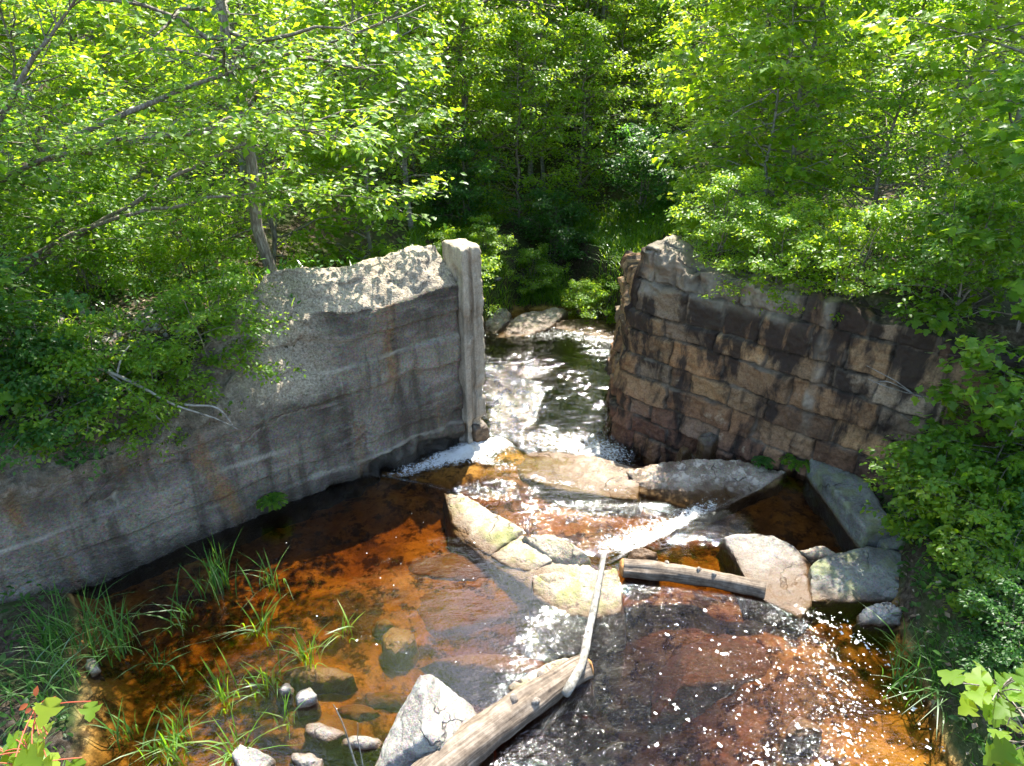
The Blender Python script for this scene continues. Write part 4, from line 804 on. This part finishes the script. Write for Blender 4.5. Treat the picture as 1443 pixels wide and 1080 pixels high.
for k, a in enumerate([(305, 825, .02, 60, .75, .16, 'tall dark grass tuft at the foot of the concrete wall', 'grass_dark', .35), (378, 822, 0, 26, .55, .10, 'grass tuft leaning right beside the tall dark one', 'grass_dark', .7), (365, 885, 0, 34, .36, .08, 'short yellow grass tuft in mid shadow', 'grass', .8),
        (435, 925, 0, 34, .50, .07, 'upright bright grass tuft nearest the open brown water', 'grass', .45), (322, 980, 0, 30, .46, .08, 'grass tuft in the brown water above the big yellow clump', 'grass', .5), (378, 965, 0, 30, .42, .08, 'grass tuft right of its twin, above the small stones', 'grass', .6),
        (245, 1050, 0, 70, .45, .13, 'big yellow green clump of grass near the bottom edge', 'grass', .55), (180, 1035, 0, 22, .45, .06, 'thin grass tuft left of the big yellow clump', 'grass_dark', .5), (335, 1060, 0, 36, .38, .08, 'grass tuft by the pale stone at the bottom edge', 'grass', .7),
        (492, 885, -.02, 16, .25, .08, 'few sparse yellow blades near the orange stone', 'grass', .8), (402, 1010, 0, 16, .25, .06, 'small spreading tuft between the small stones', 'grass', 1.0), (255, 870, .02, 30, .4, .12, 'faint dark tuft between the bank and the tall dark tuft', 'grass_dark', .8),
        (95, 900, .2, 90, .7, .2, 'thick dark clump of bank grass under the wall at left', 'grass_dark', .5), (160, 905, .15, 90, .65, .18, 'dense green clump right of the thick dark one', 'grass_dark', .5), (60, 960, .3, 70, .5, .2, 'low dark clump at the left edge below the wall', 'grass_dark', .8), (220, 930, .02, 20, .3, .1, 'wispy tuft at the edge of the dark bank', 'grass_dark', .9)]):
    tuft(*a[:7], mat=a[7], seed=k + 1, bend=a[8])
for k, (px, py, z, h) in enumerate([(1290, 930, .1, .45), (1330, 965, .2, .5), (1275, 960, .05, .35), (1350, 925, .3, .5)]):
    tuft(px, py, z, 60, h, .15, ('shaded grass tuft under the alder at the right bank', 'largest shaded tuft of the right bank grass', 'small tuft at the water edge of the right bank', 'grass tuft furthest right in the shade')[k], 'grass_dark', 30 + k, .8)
# grass cover of the banks
rng = np.random.default_rng(9); Bs = []
def cover(n, x0, x1, y0, y1, cond):
    x = rng.uniform(x0, x1, n); y = rng.uniform(y0, y1, n); z = ground_z(x, y); k = cond(x, y, z) & (vn(np.stack([x * .9, y * .9, 0 * x], -1), 3) > -.35); return np.stack([x, y, z - .03], -1)[k]
lvl = lambda x, y: level(x, y) + .05
B1 = np.vstack([cover(9000, -14, -1.5, 9, 22, lambda x, y, z: (z > 2.2)), cover(20000, -3, 5, 18.8, 24, lambda x, y, z: (z > lvl(x, y))), cover(6000, 3, 14, 12, 24, lambda x, y, z: z > 1.5), cover(2500, -2.5, 0.5, 15.5, 20, lambda x, y, z: z > lvl(x, y))])
V, q = blades(B1, .42, rng, .6, .013)
tag(obj('grass', mesh('grass', V, [q]), M['grass']), 'sunlit grass on the banks', 'grass', kind='stuff')
B2 = np.vstack([cover(450, -7, -4.2, 3.5, 8, lambda x, y, z: (z > .06) & (z < 1.1)), cover(2500, 4.8, 9, 4, 10.4, lambda x, y, z: (z > .08) & (z < 2))])
V, q = blades(B2, .26, rng, .9, .009)
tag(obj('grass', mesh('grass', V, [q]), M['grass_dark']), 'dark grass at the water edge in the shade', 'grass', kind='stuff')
# leaf cover and litter over the banks
def cover2(n, x0, x1, y0, y1, lo, hi, up_):
    x = rng.uniform(x0, x1, n); y = rng.uniform(y0, y1, n); z = ground_z(x, y); k = (z > lo) & (z < hi) & (z > lvl(x, y)); P = np.stack([x, y, z], -1)[k]; P[:, 2] += rng.random(len(P)) * up_; return P
P = np.vstack([cover2(9000, -14, -1, 9.5, 24, 2.3, 9, .45), cover2(7000, 2.5, 16, 11, 26, 1.2, 9, .45), cover2(26000, -22, 24, 20.5, 38, -.5, 9, .9), cover2(6000, 4.9, 9, 4, 10.4, .12, 3, .4), cover2(1500, -8, -4.4, 3, 7.4, .1, 1.2, .3)])
m = len(P); V, T = leaves(P, rng.normal(size=(m, 3)) * np.array((1, 1, .3)), rng.normal(size=(m, 3)) * .35 + np.array((0, 0, 1)), rng.uniform(.06, .13, m), OVAL)
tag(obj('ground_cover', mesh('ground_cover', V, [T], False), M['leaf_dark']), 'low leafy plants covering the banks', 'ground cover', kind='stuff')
P = np.vstack([cover2(5000, -9, -3, 6.5, 12, 1.2, 3.2, .02), cover2(2500, 4.8, 9, 4.5, 11, .03, 2, .02)]); m = len(P)
V, T = leaves(P, rng.normal(size=(m, 3)) * np.array((1, 1, .3)), rng.normal(size=(m, 3)) * .5 + np.array((0, 0, 1)), rng.uniform(.04, .12, m))
tag(obj('leaf_litter', mesh('leaf_litter', V, [T], False), M['litter']), 'brown leaf litter and chips on the broken bank', 'leaf litter', kind='stuff')
rc = []; mb = MB(); ico = None
bm = bmesh.new(); bmesh.ops.create_icosphere(bm, subdivisions=1, radius=1); iv = np.array([v.co[:] for v in bm.verts]); itf = np.array([[v.index for v in f.verts] for f in bm.faces]); bm.free()
P = np.vstack([cover2(1500, -9.5, -4.0, 5.8, 11, 1.25, 3.0, .0), cover2(70, 4.8, 7.5, 4.5, 10.5, .0, 1, .0), cover2(250, -2, 4, 18, 20.5, -1.1, 1, 0)])
for p in P:
    s = .02 + .09 * rng.random() ** 3; mb.add(p + iv * s * (1 + .25 * rng.normal(size=(len(iv), 1))) * rng.uniform(.6, 1.2, 3), t=itf)
tag(obj('rubble', mb.mesh('rubble', False), G), 'loose stones and rubble on the broken bank', 'rubble', kind='stuff')

# ------------------------------------------------------------------ small plants and dead twigs
def fern(c, label, n=9, h=.3, mat='leaf', seed=0):
    rng = np.random.default_rng(seed); mb = MB(); Pp = []; Dd = []
    root = empty('fern', tuple(c), label, 'fern')
    for k in range(n):
        a = k / n * 6.283 + rng.normal() * .2; C = curve([(0, 0, 0), (math.cos(a) * h * .5, math.sin(a) * h * .5, h * .55), (math.cos(a) * h, math.sin(a) * h, h * .35)], 12)
        mb.tube(C, np.linspace(.006, .002, 12), 4, False); t = np.gradient(C, axis=0)
        for i in range(2, 12):
            sd = np.cross(t[i], (0, 0, 1)); sd /= np.linalg.norm(sd) + 1e-9
            for s in (-1, 1): Pp.append(C[i]); Dd.append(sd * s + t[i] / np.linalg.norm(t[i]) * .5)
    obj('stalk', mb.mesh('stalk'), M['grass_dark'], root)
    V, T = leaves(np.array(Pp), np.array(Dd), np.tile((0, 0, 1.), (len(Pp), 1)) + .2 * rng.normal(size=(len(Pp), 3)), h * .42 * rng.uniform(.7, 1.1, len(Pp))); obj('frond', mesh('frond', V, [T], False), M[mat], root)
w_ = WL0 + WLd * 3.75; fern((w_[0] + .06, w_[1] - .06, .22), 'little green fern rooted at the foot of the concrete wall', seed=1, h=.22)
fern(at(1125, 655, .1), 'green fern in the dark corner at the stone wall foot', seed=2, h=.3)
fern(at(1075, 655, .05), 'small fern among the fallen blocks', seed=3, h=.18, mat='leaf_dark')
def deadwood(name, base, paths, label, r=.015, mat='bark_pale'):
    root = empty(name, tuple(base), label, 'branch'); mb = MB()
    for k, p in enumerate(paths):
        C = curve([np.asarray(q) - base for q in p], 12, .03, k + len(label)); mb.tube(C, np.linspace(r * (1 if k == 0 else .6), r * .25, len(C)), 6)
    obj('wood', mb.mesh('wood'), M[mat], root)
b_ = atY(112, 505, 8.7)
deadwood('dead_branch', b_, [[b_, atY(175, 535, 8.6), atY(240, 565, 8.55), atY(335, 603, 8.8)], [atY(150, 523, 8.65), atY(195, 560, 8.5), atY(228, 592, 8.45)], [atY(165, 530, 8.6), atY(172, 505, 8.7), atY(185, 490, 8.8)], [atY(260, 570, 8.6), atY(300, 575, 8.6), atY(330, 602, 8.6)]], 'dead grey branch fallen down the rubble over the concrete wall', .03)
b_ = atY(1360, 610, 9.3)
deadwood('dead_branch', b_, [[b_, atY(1320, 575, 9.4), atY(1270, 545, 9.5), atY(1222, 515, 9.6)], [atY(1290, 555, 9.45), atY(1260, 548, 9.3), atY(1225, 535, 9.4)], [atY(1300, 560, 9.4), atY(1255, 540, 9.6), atY(1230, 540, 9.7)], [atY(1345, 640, 9.2), atY(1320, 620, 9.3), atY(1270, 585, 9.4)]], 'bare grey branch sticking out before the right end of the stone wall', .018)
b_ = at(505, 1085, 0)
deadwood('bare_twig', b_, [[b_, atY(488, 1030, b_[1]), atY(470, 992, b_[1])], [b_ + np.array((.05, 0, 0)), atY(502, 1045, b_[1]), atY(500, 1020, b_[1])]], 'two bare upright twigs left of the pointed boulder', .014)
b_ = at(745, 756, .1)
deadwood('bare_twig', b_, [[b_, atY(747, 735, b_[1]), atY(752, 722, b_[1])], [b_, atY(741, 738, b_[1]), atY(738, 725, b_[1])]], 'tiny forked twig standing on the ledge', .008)
b_ = atY(690, 330, 17.5)
# saplings close to the camera
def near_sapling(path, r, label, lmat, leafpts, size, seed, red=None):
    rng = np.random.default_rng(seed); C = curve(path, 24, .01, seed); b0 = C[0].copy(); root = empty('maple_sapling', tuple(b0), label, 'sapling')
    mb = MB(); mb.tube(C - b0, np.linspace(r, r * .3, len(C)), 8); P = []; D = []; N = []; Sz = []
    for (q, d, s) in leafpts:
        q = np.asarray(q); j = np.argmin(np.linalg.norm(C - q, axis=1)); mb.tube(curve([C[j] - b0, (C[j] + q) / 2 - b0 + np.array((0, 0, .02)), q - b0], 6), .0035, 5, False)
        P.append(q - b0); D.append(d); N.append(np.array((0, -.35, 1)) + .3 * rng.normal(size=3)); Sz.append(s)
    st = obj('trunk', mb.mesh('trunk'), M['bark'] if red is None else M['stem_red'], root)
    V, T = leaves(np.array(P), np.array(D), np.array(N), np.array(Sz), MAPLE); obj('crown', mesh('crown', V, [T], False), M[lmat], root)
    if red is not None:
        Pr = [np.asarray(q) - b0 for q, d in red]; V, T = leaves(np.array(Pr), np.array([d for q, d in red]), np.tile((.1, -.5, 1.), (len(Pr), 1)) + .3 * rng.normal(size=(len(Pr), 3)), .06, OVAL); obj('young_leaves', mesh('young_leaves', V, [T], False), M['leaf_red'], root)
b = NB('stem_red'); M['stem_red'] = b.pbr((.32, .06, .03), 0.6)
def leafset(cpx, cpy, Y, n, sx, sy, s, seed):
    r = np.random.default_rng(seed); L = []
    for k in range(n):
        px = cpx + r.normal() * sx; py = cpy + r.normal() * sy; a = r.uniform(0, 6.28); L.append((atY(px, py, Y + r.normal() * .12), np.array((math.cos(a), math.sin(a), -.25)), s * r.uniform(.7, 1.2)))
    return L
near_sapling([(-2.7, 2.6, .9), atY(10, 1200, 2.7), atY(38, 1080, 2.75), atY(48, 1000, 2.8)], .012, 'red stemmed maple sapling with rusty new leaves at the lower left corner', 'leaf_yellow', leafset(55, 1050, 2.75, 20, 36, 24, .15, 3) + leafset(20, 1075, 2.75, 10, 30, 15, .16, 5), .12, 1, red=[(atY(45, 1000, 2.8), (-1, 0, -.4)), (atY(58, 990, 2.8), (1, .2, -.2)), (atY(50, 982, 2.8), (0, .5, .6)), (atY(40, 992, 2.8), (-.8, -.5, -.3))])
near_sapling([(3.3, 2.2, .9), atY(1500, 1150, 2.5), atY(1440, 1020, 2.6), atY(1405, 975, 2.7)], .012, 'yellow leaved maple sapling at the lower right corner', 'leaf_yellow', leafset(1405, 990, 2.65, 24, 28, 20, .13, 8) + leafset(1440, 950, 2.7, 6, 15, 12, .14, 9) + leafset(1440, 1060, 2.6, 8, 18, 14, .14, 10), .2, 2)
print('scene ok', len(bpy.data.objects))
